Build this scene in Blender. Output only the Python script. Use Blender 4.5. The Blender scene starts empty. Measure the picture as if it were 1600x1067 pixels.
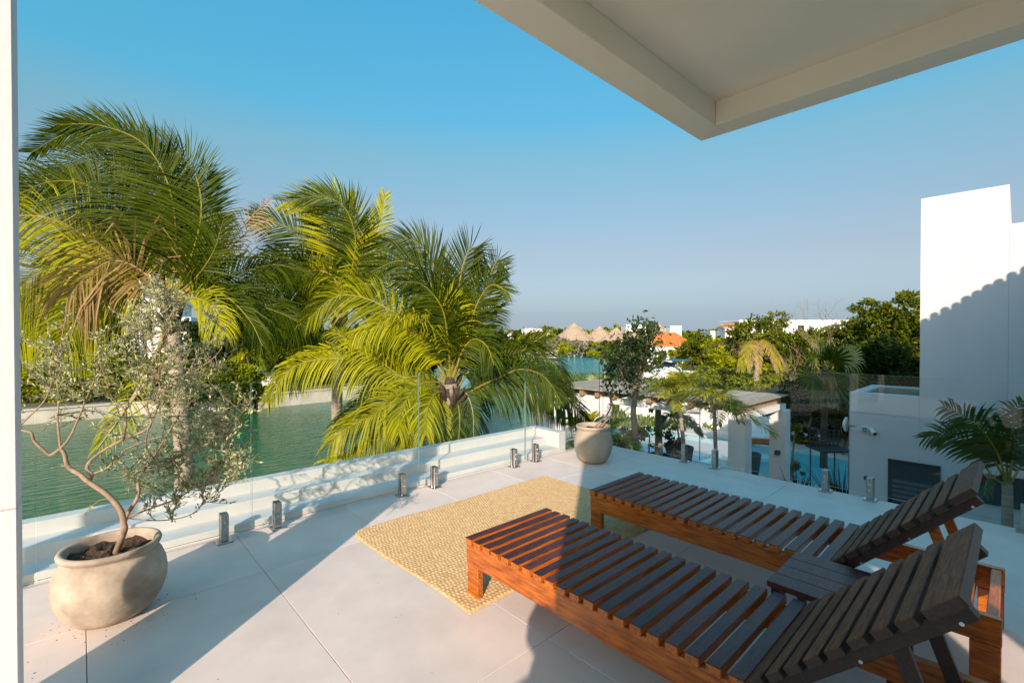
import bpy, math, random
import numpy as np
from mathutils import Vector, Matrix
R = math.radians
rng = np.random.default_rng(7)
random.seed(7)
SC = bpy.context.scene
COL = SC.collection

# ------------------------------------------------------------------ camera, sky, sun, exposure
EYE = 1.5
YAW = 47.26                        # world X runs to the right-hand vanishing point, Y to the left-hand one
PITCH = -0.55
FPX = 730.0
cam = bpy.data.cameras.new('camera')
cam.sensor_width = 36.0
cam.lens = 36.0 * FPX / 1600.0
cam.clip_start = 0.05
cam.clip_end = 9000
camo = bpy.data.objects.new('camera', cam)
COL.objects.link(camo)
camo.location = (0, 0, EYE)
camo.rotation_euler = (R(90 + PITCH), 0, R(YAW - 90))
SC.camera = camo

SUN_DIR = 36.4                     # heading the light travels, degrees from +X
SUN_EL = 23.5
w = bpy.data.worlds.new('World')
SC.world = w
w.use_nodes = True
nt = w.node_tree
bg = nt.nodes['Background']
sky = nt.nodes.new('ShaderNodeTexSky')
sky.sky_type = 'NISHITA'
sky.sun_disc = False
sky.sun_elevation = R(SUN_EL)
# sun stands at heading SUN_DIR+180; Blender measures rotation clockwise from +Y
sky.sun_rotation = R(90 - (SUN_DIR + 180))
sky.altitude = 0
sky.air_density = 1.0
sky.dust_density = 3.5
sky.ozone_density = 2.5
# the afternoon sky of the photograph: Nishita blended with an even blue that pales towards the horizon all round
geo = nt.nodes.new('ShaderNodeTexCoord')
sep = nt.nodes.new('ShaderNodeSeparateXYZ'); nt.links.new(geo.outputs['Generated'], sep.inputs[0])
cr = nt.nodes.new('ShaderNodeValToRGB'); nt.links.new(sep.outputs['Z'], cr.inputs[0])
SKYRAMP = [(0.0, (0.42, 0.52, 0.62)), (0.049, (0.25, 0.34, 0.45)), (0.164, (0.23, 0.25, 0.255)), (0.351, (0.10, 0.33, 0.37)), (0.418, (0.012, 0.355, 0.52)), (0.6, (0.0, 0.335, 0.55)), (1.0, (0.0, 0.33, 0.55))]
for i, (pos, c) in enumerate(SKYRAMP):
    e = cr.color_ramp.elements[i] if i < 2 else cr.color_ramp.elements.new(pos)
    e.position = pos; e.color = (*c, 1)
SKY_STRENGTH = 0.15
vs = nt.nodes.new('ShaderNodeVectorMath'); vs.operation = 'SCALE'; vs.inputs['Scale'].default_value = 0.60 / SKY_STRENGTH
nt.links.new(cr.outputs[0], vs.inputs[0])
mx = nt.nodes.new('ShaderNodeMix'); mx.data_type = 'RGBA'; mx.inputs[0].default_value = 0.32
nt.links.new(vs.outputs[0], mx.inputs[6]); nt.links.new(sky.outputs[0], mx.inputs[7])
nt.links.new(mx.outputs[2], bg.inputs[0])
bg.inputs[1].default_value = SKY_STRENGTH
sun = bpy.data.lights.new('sun', 'SUN')
sun.energy = 3.25
sun.angle = R(0.5)
sun.color = (1.0, 0.82, 0.67)
suno = bpy.data.objects.new('sun', sun)
COL.objects.link(suno)
trav = Vector((math.cos(R(SUN_EL)) * math.cos(R(SUN_DIR)), math.cos(R(SUN_EL)) * math.sin(R(SUN_DIR)), -math.sin(R(SUN_EL))))
suno.rotation_euler = trav.to_track_quat('-Z', 'Y').to_euler()
suno.location = (-6, -4, 8)
SC.view_settings.view_transform = 'Standard'
SC.view_settings.look = 'None'
SC.view_settings.exposure = 1.03
SC.view_settings.gamma = 1.0
SC.cycles.use_denoising = True
SC.cycles.max_bounces = 8
SC.cycles.transparent_max_bounces = 16
SC.cycles.sample_clamp_indirect = 4.0

# ------------------------------------------------------------------ small helpers
_c, _s = math.cos(R(YAW)), math.sin(R(YAW))
FWD = np.array([_c, _s, 0.0]); RGT = np.array([_s, -_c, 0.0])
HZ = 526.4
def pt(px, py, Z):
    """world point seen at photo position (px, py), Z metres in front of the lens"""
    p = FWD * Z + RGT * ((px - 800) / FPX * Z)
    return np.array([p[0], p[1], EYE - (py - HZ) / FPX * Z])
def on(px, py, z=0.0):
    return pt(px, py, FPX * (EYE - z) / (py - HZ))
def ground_pos(px, Z):
    p = pt(px, HZ, Z)
    return float(p[0]), float(p[1])

def children_of(o):
    return list(o.children)
def wloc(o):
    v = Vector((0, 0, 0))
    while o is not None:
        v = v + Vector(o.location); o = o.parent
    return np.array(v)

def tag(o, label=None, cat=None, group=None, kind=None):
    if label: o['label'] = label
    if cat: o['category'] = cat
    if group: o['group'] = group
    if kind: o['kind'] = kind
    return o
def thing(name, label, cat, loc=(0, 0, 0), group=None):
    o = bpy.data.objects.new(name, None)
    o.empty_display_size = 0.1
    COL.objects.link(o)
    o.location = tuple(float(c) for c in loc)
    return tag(o, label, cat, group)
def copy_tree(o, parent=None):
    c = o.copy(); COL.objects.link(c)
    if parent is not None:
        c.parent = parent
    for ch in children_of(o):
        copy_tree(ch, c)
    return c
def copy_thing(o, loc, rz=0.0, scale=1.0, label=None, group=None):
    c = copy_tree(o)
    c.location = tuple(float(v) for v in loc)
    c.rotation_euler = (0, 0, rz)
    c.scale = (scale,) * 3 if not hasattr(scale, '__len__') else scale
    if label: c['label'] = label
    if group: c['group'] = group
    return c

def raw_mesh(name, V, loops, starts, mats, parent=None, smooth=False, var=None, midx=None):
    me = bpy.data.meshes.new(name)
    V = np.asarray(V, dtype=np.float32).reshape(-1, 3)
    if parent is not None:
        V = V - wloc(parent).astype(np.float32)
    loops = np.asarray(loops, dtype=np.int32); starts = np.asarray(starts, dtype=np.int32)
    me.vertices.add(len(V)); me.vertices.foreach_set('co', V.ravel())
    me.loops.add(len(loops)); me.loops.foreach_set('vertex_index', loops)
    me.polygons.add(len(starts)); me.polygons.foreach_set('loop_start', starts)
    me.polygons.foreach_set('use_smooth', np.full(len(starts), bool(smooth)))
    if not isinstance(mats, (list, tuple)): mats = [mats]
    for m in mats: me.materials.append(m)
    if midx is not None:
        me.polygons.foreach_set('material_index', np.asarray(midx, dtype=np.int32))
    me.update(calc_edges=True)
    if var is not None:
        a = me.attributes.new('var', 'FLOAT', 'FACE')
        a.data.foreach_set('value', np.asarray(var, dtype=np.float32))
    me.validate()
    o = bpy.data.objects.new(name, me)
    COL.objects.link(o)
    if parent is not None: o.parent = parent
    return o

class MB:
    """collects simple solids, then links them as one mesh object"""
    def __init__(self):
        self.V = []; self.F = []; self.M = []; self.n = 0
    def add(self, verts, faces, mi=0):
        b = self.n
        self.V.extend([tuple(map(float, v)) for v in verts]); self.n += len(verts)
        for f in faces:
            self.F.append([b + i for i in f]); self.M.append(mi)
        return self
    def box(self, a, b, mi=0, bev=0.0):
        x0, x1 = sorted((a[0], b[0])); y0, y1 = sorted((a[1], b[1])); z0, z1 = sorted((a[2], b[2]))
        if bev <= 0:
            v = [(x0, y0, z0), (x1, y0, z0), (x1, y1, z0), (x0, y1, z0), (x0, y0, z1), (x1, y0, z1), (x1, y1, z1), (x0, y1, z1)]
            f = [(0, 3, 2, 1), (4, 5, 6, 7), (0, 1, 5, 4), (1, 2, 6, 5), (2, 3, 7, 6), (3, 0, 4, 7)]
            mi6 = mi if hasattr(mi, '__len__') else [mi] * 6
            for ff, m in zip(f, mi6):
                pass
            b0 = self.n
            self.V.extend(v); self.n += 8
            for ff, m in zip(f, mi6):
                self.F.append([b0 + i for i in ff]); self.M.append(m)
            return self
        e = bev
        # chamfered box: each corner gives three vertices
        idx = {}
        vs = []
        for sx, X in ((0, x0), (1, x1)):
            for sy, Y in ((0, y0), (1, y1)):
                for sz, Z in ((0, z0), (1, z1)):
                    dx = e if sx == 0 else -e; dy = e if sy == 0 else -e; dz = e if sz == 0 else -e
                    idx[(sx, sy, sz, 'x')] = len(vs); vs.append((X, Y + dy, Z + dz))
                    idx[(sx, sy, sz, 'y')] = len(vs); vs.append((X + dx, Y, Z + dz))
                    idx[(sx, sy, sz, 'z')] = len(vs); vs.append((X + dx, Y + dy, Z))
        I = idx
        fs = []
        g = lambda a, b, c, k: I[(a, b, c, k)]
        m6 = mi if hasattr(mi, '__len__') else [mi] * 6   # order: bottom, top, -y, +x, +y, -x
        ms = []
        def q(l, m): fs.append(l); ms.append(m)
        q([g(0,0,0,'z'), g(0,1,0,'z'), g(1,1,0,'z'), g(1,0,0,'z')], m6[0])
        q([g(0,0,1,'z'), g(1,0,1,'z'), g(1,1,1,'z'), g(0,1,1,'z')], m6[1])
        q([g(0,0,0,'y'), g(1,0,0,'y'), g(1,0,1,'y'), g(0,0,1,'y')], m6[2])
        q([g(1,0,0,'x'), g(1,1,0,'x'), g(1,1,1,'x'), g(1,0,1,'x')], m6[3])
        q([g(1,1,0,'y'), g(0,1,0,'y'), g(0,1,1,'y'), g(1,1,1,'y')], m6[4])
        q([g(0,1,0,'x'), g(0,0,0,'x'), g(0,0,1,'x'), g(0,1,1,'x')], m6[5])
        # edges
        for sz in (0, 1):
            for sy in (0, 1):
                l = [g(0,sy,sz,'y'), g(1,sy,sz,'y'), g(1,sy,sz,'z'), g(0,sy,sz,'z')]
                q(l, m6[1] if sz else m6[0])
            for sx in (0, 1):
                q([g(sx,0,sz,'x'), g(sx,1,sz,'x'), g(sx,1,sz,'z'), g(sx,0,sz,'z')], m6[1] if sz else m6[0])
        for sx in (0, 1):
            for sy in (0, 1):
                q([g(sx,sy,0,'x'), g(sx,sy,1,'x'), g(sx,sy,1,'y'), g(sx,sy,0,'y')], m6[3] if sx else m6[5])
        for c in [(a, b, d) for a in (0, 1) for b in (0, 1) for d in (0, 1)]:
            q([g(*c, 'x'), g(*c, 'y'), g(*c, 'z')], m6[1] if c[2] else m6[0])
        # orient outwards
        cx, cy, cz = (x0+x1)/2, (y0+y1)/2, (z0+z1)/2
        b0 = self.n
        self.V.extend(vs); self.n += len(vs)
        A = np.array(vs)
        for f, m in zip(fs, ms):
            p = A[f]; n = np.cross(p[1]-p[0], p[2]-p[0])
            if np.dot(n, p.mean(0) - np.array([cx, cy, cz])) < 0: f = f[::-1]
            self.F.append([b0 + i for i in f]); self.M.append(m)
        return self
    def xbox(self, M4, size, mi=0, bev=0.0):
        """box of given size centred on a matrix"""
        t = MB(); h = [s / 2 for s in size]
        t.box((-h[0], -h[1], -h[2]), tuple(h), mi, bev)
        v = [tuple(M4 @ Vector(p)) for p in t.V]
        b0 = self.n
        self.V.extend(v); self.n += len(v)
        for f, m in zip(t.F, t.M):
            self.F.append([b0 + i for i in f]); self.M.append(m)
        return self
    def bar(self, p, q, wdt, hgt, mi=0, up=(0, 0, 1), bev=0.0):
        p = Vector(p); q = Vector(q); d = q - p; L = d.length; d.normalize()
        s = d.cross(Vector(up))
        if s.length < 1e-5: s = d.cross(Vector((1, 0, 0)))
        s.normalize(); u = s.cross(d)
        M4 = Matrix(((d.x, s.x, u.x, (p.x+q.x)/2), (d.y, s.y, u.y, (p.y+q.y)/2), (d.z, s.z, u.z, (p.z+q.z)/2), (0, 0, 0, 1)))
        return self.xbox(M4, (L, wdt, hgt), mi, bev)
    def tube(self, pts, rad, n=7, mi=0, cap=True):
        P = np.array(pts, dtype=float)
        if not hasattr(rad, '__len__'): rad = [rad] * len(P)
        T = np.gradient(P, axis=0)
        T /= np.maximum(np.linalg.norm(T, axis=1), 1e-9)[:, None]
        ref = np.array([0.0, 0, 1]) if abs(T[0][2]) < 0.9 else np.array([1.0, 0, 0])
        u = np.cross(T[0], ref); u /= np.linalg.norm(u)
        b0 = self.n; vs = []
        for i in range(len(P)):
            u = u - T[i] * np.dot(u, T[i]); u /= max(np.linalg.norm(u), 1e-9)
            v = np.cross(T[i], u)
            for k in range(n):
                a = 2 * math.pi * k / n
                vs.append(P[i] + rad[i] * (math.cos(a) * u + math.sin(a) * v))
        self.V.extend([tuple(x) for x in vs]); self.n += len(vs)
        for i in range(len(P) - 1):
            for k in range(n):
                k2 = (k + 1) % n
                self.F.append([b0 + i*n + k, b0 + i*n + k2, b0 + (i+1)*n + k2, b0 + (i+1)*n + k]); self.M.append(mi)
        if cap:
            self.F.append([b0 + k for k in range(n)][::-1]); self.M.append(mi)
            self.F.append([b0 + (len(P)-1)*n + k for k in range(n)]); self.M.append(mi)
        return self
    def lathe(self, prof, c=(0, 0, 0), n=40, mi=0, wob=0.0, ph=0.0):
        b0 = self.n
        for j, (r, z) in enumerate(prof):
            for k in range(n):
                a = 2 * math.pi * k / n
                rr = r * (1 + wob * (math.sin(2*a + ph) * 0.5 + 0.35 * math.sin(3*a + ph * 2 + z * 9)))
                self.V.append((c[0] + rr * math.cos(a), c[1] + rr * math.sin(a), c[2] + z))
        self.n += len(prof) * n
        for j in range(len(prof) - 1):
            for k in range(n):
                k2 = (k + 1) % n
                self.F.append([b0 + j*n + k, b0 + j*n + k2, b0 + (j+1)*n + k2, b0 + (j+1)*n + k]); self.M.append(mi)
        return self
    def prism(self, poly, z0, z1, mi=0):
        n = len(poly)
        a = sum(poly[i][0]*poly[(i+1) % n][1] - poly[(i+1) % n][0]*poly[i][1] for i in range(n))
        if a < 0: poly = poly[::-1]
        v = [(x, y, z0) for x, y in poly] + [(x, y, z1) for x, y in poly]
        f = [list(range(n))[::-1], list(range(n, 2*n))] + [[i, (i+1) % n, n + (i+1) % n, n + i] for i in range(n)]
        return self.add(v, f, mi)
    def build(self, name, mats, parent=None, smooth=False):
        loops = [i for f in self.F for i in f]
        starts = np.concatenate([[0], np.cumsum([len(f) for f in self.F])[:-1]]) if self.F else []
        return raw_mesh(name, self.V, loops, starts, mats, parent, smooth, midx=self.M)

# ------------------------------------------------------------------ materials
def ramp_mix(ntree, fac, c1, c2):
    m = ntree.nodes.new('ShaderNodeMix'); m.data_type = 'RGBA'
    m.inputs[6].default_value = (*c1, 1); m.inputs[7].default_value = (*c2, 1)
    ntree.links.new(fac, m.inputs[0])
    return m.outputs[2]
def mat(name, c1, c2=None, rough=0.6, scale=6.0, bump=0.0, bscale=60.0, stretch=(1, 1, 1), metal=0.0, spec=0.5, detail=5, rnd=0.0, lo=0.35, hi=0.65, coat=0.0, bdist=0.01):
    m = bpy.data.materials.new(name); m.use_nodes = True
    t = m.node_tree; b = t.nodes['Principled BSDF']
    b.inputs['Roughness'].default_value = rough
    b.inputs['Metallic'].default_value = metal
    b.inputs['Specular IOR Level'].default_value = spec
    if coat: 
        b.inputs['Coat Weight'].default_value = coat; b.inputs['Coat Roughness'].default_value = 0.25
    tc = t.nodes.new('ShaderNodeTexCoord')
    mp = t.nodes.new('ShaderNodeMapping'); mp.inputs['Scale'].default_value = stretch
    t.links.new(tc.outputs['Object'], mp.inputs[0])
    vec = mp.outputs[0]
    oi = t.nodes.new('ShaderNodeObjectInfo')
    if rnd:
        ad = t.nodes.new('ShaderNodeVectorMath'); ad.operation = 'ADD'
        ml = t.nodes.new('ShaderNodeMath'); ml.operation = 'MULTIPLY'; ml.inputs[1].default_value = 37.0
        t.links.new(oi.outputs['Random'], ml.inputs[0])
        t.links.new(mp.outputs[0], ad.inputs[0]); t.links.new(ml.outputs[0], ad.inputs[1])
        vec = ad.outputs[0]
    if c2 is None:
        b.inputs['Base Color'].default_value = (*c1, 1)
        col = None
    else:
        n = t.nodes.new('ShaderNodeTexNoise'); n.inputs['Scale'].default_value = scale; n.inputs['Detail'].default_value = detail
        n.inputs['Roughness'].default_value = 0.62
        t.links.new(vec, n.inputs['Vector'])
        mr = t.nodes.new('ShaderNodeMapRange'); mr.inputs[1].default_value = lo; mr.inputs[2].default_value = hi
        t.links.new(n.outputs[0], mr.inputs[0])
        col = ramp_mix(t, mr.outputs[0], c1, c2)
        if rnd:
            h = t.nodes.new('ShaderNodeHueSaturation')
            mr2 = t.nodes.new('ShaderNodeMapRange'); mr2.inputs[3].default_value = 1 - rnd; mr2.inputs[4].default_value = 1 + rnd
            t.links.new(oi.outputs['Random'], mr2.inputs[0])
            t.links.new(mr2.outputs[0], h.inputs['Value']); t.links.new(col, h.inputs['Color'])
            col = h.outputs[0]
        t.links.new(col, b.inputs['Base Color'])
    if bump:
        n2 = t.nodes.new('ShaderNodeTexNoise'); n2.inputs['Scale'].default_value = bscale; n2.inputs['Detail'].default_value = 6
        t.links.new(vec, n2.inputs['Vector'])
        bp = t.nodes.new('ShaderNodeBump'); bp.inputs['Strength'].default_value = bump; bp.inputs['Distance'].default_value = bdist
        t.links.new(n2.outputs[0], bp.inputs['Height'])
        t.links.new(bp.outputs[0], b.inputs['Normal'])
    return m
def leaf_mat(name, dark, light, transl=0.35, rough=0.45, dry=None, spec=0.35, tint=(1.25, 1.2, 0.5)):
    m = bpy.data.materials.new(name); m.use_nodes = True
    t = m.node_tree; b = t.nodes['Principled BSDF']; out = t.nodes['Material Output']
    at = t.nodes.new('ShaderNodeAttribute'); at.attribute_name = 'var'
    col = ramp_mix(t, at.outputs['Fac'], dark, light)
    if dry is not None:
        mr = t.nodes.new('ShaderNodeMapRange'); mr.inputs[1].default_value = 0.86; mr.inputs[2].default_value = 1.0
        t.links.new(at.outputs['Fac'], mr.inputs[0])
        mx = t.nodes.new('ShaderNodeMix'); mx.data_type = 'RGBA'
        t.links.new(mr.outputs[0], mx.inputs[0]); t.links.new(col, mx.inputs[6]); mx.inputs[7].default_value = (*dry, 1)
        col = mx.outputs[2]
    t.links.new(col, b.inputs['Base Color'])
    b.inputs['Roughness'].default_value = rough
    b.inputs['Specular IOR Level'].default_value = spec
    tr = t.nodes.new('ShaderNodeBsdfTranslucent')
    vm = t.nodes.new('ShaderNodeVectorMath'); vm.operation = 'MULTIPLY'; vm.inputs[1].default_value = tint
    t.links.new(col, vm.inputs[0]); t.links.new(vm.outputs[0], tr.inputs[0])
    ms = t.nodes.new('ShaderNodeMixShader'); ms.inputs[0].default_value = transl
    t.links.new(b.outputs[0], ms.inputs[1]); t.links.new(tr.outputs[0], ms.inputs[2])
    t.links.new(ms.outputs[0], out.inputs[0])
    return m
def wave_bump(m, scale, strength, stretch=(1, 1, 1), dist=0.02, detail=3):
    t = m.node_tree; b = t.nodes['Principled BSDF']
    tc = t.nodes.new('ShaderNodeTexCoord'); mp = t.nodes.new('ShaderNodeMapping')
    mp.inputs['Scale'].default_value = stretch; mp.inputs['Rotation'].default_value = (0, 0, R(20))
    t.links.new(tc.outputs['Object'], mp.inputs[0])
    n = t.nodes.new('ShaderNodeTexNoise'); n.inputs['Scale'].default_value = scale; n.inputs['Detail'].default_value = detail
    t.links.new(mp.outputs[0], n.inputs['Vector'])
    bp = t.nodes.new('ShaderNodeBump'); bp.inputs['Strength'].default_value = strength; bp.inputs['Distance'].default_value = dist
    t.links.new(n.outputs[0], bp.inputs['Height']); t.links.new(bp.outputs[0], b.inputs['Normal'])

M = {}
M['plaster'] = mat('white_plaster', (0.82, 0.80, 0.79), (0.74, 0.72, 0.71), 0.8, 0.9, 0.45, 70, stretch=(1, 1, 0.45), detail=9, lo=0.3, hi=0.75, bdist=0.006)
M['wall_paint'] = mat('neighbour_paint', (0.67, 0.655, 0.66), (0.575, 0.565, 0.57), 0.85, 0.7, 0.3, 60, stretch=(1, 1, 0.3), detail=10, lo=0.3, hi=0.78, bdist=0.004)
M['soffit'] = mat('soffit_plaster', (0.90, 0.82, 0.66), (0.84, 0.76, 0.60), 0.75, 1.6, 0.25, 50, detail=8, bdist=0.003)
M['tile'] = mat('pale_porcelain_tile', (0.78, 0.655, 0.585), (0.62, 0.525, 0.47), 0.5, 2.6, 0.15, 140, rnd=0.045, detail=10, lo=0.28, hi=0.74, spec=0.4, bdist=0.002)
M['joint'] = mat('tile_joint', (0.56, 0.50, 0.46), (0.44, 0.40, 0.37), 0.9, 20)
M['step'] = mat('cream_step_render', (0.72, 0.70, 0.67), (0.66, 0.64, 0.61), 0.7, 2.5, 0.12, 120, bdist=0.003)
M['steel'] = mat('brushed_steel', (0.52, 0.50, 0.47), (0.40, 0.39, 0.38), 0.28, 30, metal=1.0)
M['chrome'] = mat('bright_bolt', (0.75, 0.74, 0.72), None, 0.2, metal=1.0)
M['rubber'] = mat('black_gasket', (0.03, 0.03, 0.03), None, 0.6)
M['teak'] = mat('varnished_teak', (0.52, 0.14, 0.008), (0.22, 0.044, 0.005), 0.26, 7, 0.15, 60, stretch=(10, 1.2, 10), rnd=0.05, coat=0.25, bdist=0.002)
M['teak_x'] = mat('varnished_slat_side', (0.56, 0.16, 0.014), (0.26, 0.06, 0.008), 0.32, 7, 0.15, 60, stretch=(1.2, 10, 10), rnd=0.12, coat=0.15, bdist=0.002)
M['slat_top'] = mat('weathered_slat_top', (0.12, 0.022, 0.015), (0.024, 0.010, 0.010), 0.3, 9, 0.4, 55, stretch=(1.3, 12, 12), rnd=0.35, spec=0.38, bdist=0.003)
M['slat_back'] = mat('weathered_back_slat', (0.21, 0.092, 0.045), (0.07, 0.03, 0.017), 0.6, 9, 0.35, 55, stretch=(1.3, 12, 12), rnd=0.18, spec=0.15, bdist=0.003)
M['dark_wood'] = mat('dark_stained_wood', (0.05, 0.028, 0.02), (0.025, 0.015, 0.012), 0.4, 9, 0.2, 50, stretch=(1.3, 10, 10))
M['jute'] = mat('woven_jute', (0.70, 0.47, 0.235), (0.50, 0.31, 0.135), 0.9, 38, 0.5, 240, bdist=0.004)
M['pot'] = mat('weathered_clay', (0.50, 0.415, 0.32), (0.27, 0.21, 0.155), 0.85, 5.5, 0.45, 34, lo=0.34, hi=0.68, bdist=0.006)
M['pot2'] = mat('sandy_clay', (0.42, 0.345, 0.26), (0.33, 0.265, 0.195), 0.8, 5, 0.3, 40, bdist=0.006)
M['soil'] = mat('dark_soil', (0.10, 0.055, 0.03), (0.04, 0.022, 0.013), 0.95, 25, 1.0, 60, bdist=0.02)
M['bark'] = mat('grey_bark', (0.30, 0.21, 0.14), (0.17, 0.115, 0.08), 0.85, 22, 0.6, 90, stretch=(1, 1, 0.35), bdist=0.006)
M['shrub_bark'] = mat('pinkish_shrub_bark', (0.36, 0.255, 0.17), (0.20, 0.135, 0.09), 0.8, 30, 0.5, 120, stretch=(1, 1, 0.4), bdist=0.004)
M['palm_trunk'] = mat('ringed_palm_trunk', (0.42, 0.35, 0.26), (0.24, 0.19, 0.14), 0.85, 5, 0.6, 25, stretch=(0.4, 0.4, 4), bdist=0.02)
M['boot'] = mat('palm_fibre', (0.085, 0.055, 0.03), (0.03, 0.02, 0.011), 0.9, 12, 0.8, 30, bdist=0.02)
M['grey_wood'] = mat('sunbleached_timber', (0.50, 0.41, 0.31), (0.30, 0.245, 0.19), 0.85, 4, 0.4, 40, stretch=(1, 9, 9), rnd=0.14, bdist=0.005)
M['beam_wood'] = mat('warm_timber_beam', (0.42, 0.26, 0.14), (0.30, 0.17, 0.085), 0.7, 6, 0.3, 40, stretch=(1, 8, 8), bdist=0.005)
M['thatch'] = mat('dry_thatch', (0.47, 0.36, 0.25), (0.30, 0.225, 0.15), 0.95, 3, 0.8, 9, stretch=(1, 1, 0.5), bdist=0.1)
M['terracotta'] = mat('terracotta_tiles', (0.56, 0.20, 0.045), (0.42, 0.13, 0.03), 0.8, 3, 0.2, 20)
M['cushion'] = mat('white_cushion', (0.78, 0.77, 0.75), (0.72, 0.71, 0.70), 0.9, 8, 0.2, 60)
M['dark_metal'] = mat('black_metal', (0.02, 0.02, 0.022), None, 0.45)
M['dark_pot'] = mat('charcoal_planter', (0.055, 0.055, 0.058), (0.03, 0.03, 0.032), 0.7, 9, 0.2, 50)
M['dark_glass'] = mat('dark_window_glass', (0.012, 0.014, 0.018), None, 0.12)
M['stone_deck'] = mat('pale_stone_paving', (0.60, 0.56, 0.50), (0.50, 0.465, 0.41), 0.75, 1.5, 0.2, 20)
M['quay'] = mat('limestone_quay', (0.62, 0.56, 0.49), (0.46, 0.41, 0.35), 0.85, 0.9, 0.4, 6, bdist=0.03)
M['block'] = mat('bare_blockwork', (0.34, 0.31, 0.27), (0.22, 0.20, 0.175), 0.9, 6, 0.5, 20)
M['earth'] = mat('sandy_earth', (0.26, 0.215, 0.15), (0.10, 0.11, 0.045), 0.95, 0.35, 0.4, 6, bdist=0.05)
M['boat_white'] = mat('gelcoat_white', (0.78, 0.78, 0.78), None, 0.3)
M['boat_blue'] = mat('blue_canvas', (0.03, 0.16, 0.36), (0.025, 0.12, 0.28), 0.8, 4)
M['brown_fascia'] = mat('brown_fascia', (0.10, 0.06, 0.035), None, 0.7)
M['cable'] = mat('white_cable', (0.6, 0.6, 0.6), None, 0.5)

# foliage
M['palm_lit_lime'] = leaf_mat('palm_leaf_lit_lime', (0.07, 0.105, 0.002), (0.52, 0.50, 0.008), 0.34, 0.5, dry=(0.42, 0.26, 0.04), spec=0.12)  # for sunlit fronds, the light put into the lime colour
M['palm_shade_green'] = leaf_mat('palm_leaf_shade_green', (0.004, 0.017, 0.002), (0.10, 0.14, 0.004), 0.26, 0.5, spec=0.10)  # for shaded fronds, the shade put into the dark green
M['palm_dry'] = leaf_mat('palm_leaf_dry', (0.20, 0.125, 0.035), (0.42, 0.28, 0.09), 0.25, 0.6)
M['palm_pink'] = leaf_mat('palm_leaf_dead', (0.40, 0.24, 0.13), (0.55, 0.36, 0.22), 0.15, 0.8)
M['rachis'] = mat('yellow_green_rachis', (0.26, 0.23, 0.02), (0.18, 0.15, 0.015), 0.5, 6)
M['rachis_dry'] = mat('dry_rachis', (0.45, 0.30, 0.12), (0.36, 0.22, 0.09), 0.7, 6)
M['areca'] = leaf_mat('broad_palm_leaf', (0.02, 0.055, 0.008), (0.055, 0.11, 0.014), 0.25, 0.3)
M['olive'] = leaf_mat('silver_leaf', (0.13, 0.165, 0.055), (0.58, 0.59, 0.34), 0.22, 0.7, spec=0.1, tint=(1.1, 1.1, 0.8))
M['ficus'] = leaf_mat('dark_glossy_leaf', (0.008, 0.022, 0.006), (0.055, 0.09, 0.018), 0.2, 0.45, spec=0.2)
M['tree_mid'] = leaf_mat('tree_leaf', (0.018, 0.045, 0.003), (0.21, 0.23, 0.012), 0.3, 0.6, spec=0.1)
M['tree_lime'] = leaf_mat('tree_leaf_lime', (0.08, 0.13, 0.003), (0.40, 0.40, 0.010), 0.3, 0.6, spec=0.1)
M['tree_dark'] = leaf_mat('tree_leaf_shade_dark', (0.007, 0.018, 0.004), (0.035, 0.06, 0.008), 0.25, 0.6, spec=0.1)  # near-black leaf; carries the shade on shaded trees and plants in its colour
M['tree_grey'] = leaf_mat('tree_leaf_grey', (0.14, 0.14, 0.085), (0.29, 0.27, 0.18), 0.25, 0.7)
M['fan'] = leaf_mat('fan_leaf', (0.16, 0.19, 0.07), (0.36, 0.37, 0.17), 0.3, 0.45)
M['grass'] = leaf_mat('ground_cover_leaf', (0.05, 0.10, 0.012), (0.17, 0.20, 0.025), 0.3, 0.5)

# water
def water_mat():
    m = mat('lagoon_water', (0.01, 0.1, 0.08), None, 0.09, spec=0.22)
    t = m.node_tree; b = t.nodes['Principled BSDF']
    # tree and sky reflections put into the colour: green left, turquoise further out, mottled
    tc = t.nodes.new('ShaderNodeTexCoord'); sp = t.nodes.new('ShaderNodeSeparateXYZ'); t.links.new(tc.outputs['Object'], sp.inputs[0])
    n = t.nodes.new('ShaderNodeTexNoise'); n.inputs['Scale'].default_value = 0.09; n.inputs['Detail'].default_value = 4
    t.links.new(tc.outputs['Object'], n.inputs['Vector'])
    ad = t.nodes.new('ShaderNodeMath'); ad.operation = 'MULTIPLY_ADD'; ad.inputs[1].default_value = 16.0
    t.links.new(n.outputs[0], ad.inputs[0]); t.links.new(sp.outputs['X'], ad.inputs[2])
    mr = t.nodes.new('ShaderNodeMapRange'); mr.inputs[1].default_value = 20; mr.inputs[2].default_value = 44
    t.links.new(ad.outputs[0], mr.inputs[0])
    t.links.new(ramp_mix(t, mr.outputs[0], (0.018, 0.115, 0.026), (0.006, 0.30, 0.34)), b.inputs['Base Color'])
    wave_bump(m, 1.9, 1.0, (0.7, 1.9, 1), 0.12, 6)
    return m
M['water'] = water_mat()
M['pool_water'] = mat('pool_water', (0.16, 0.52, 0.56), (0.12, 0.44, 0.50), 0.04, 0.6)
wave_bump(M['pool_water'], 2.2, 0.25, (1, 1, 1), 0.03)

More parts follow.
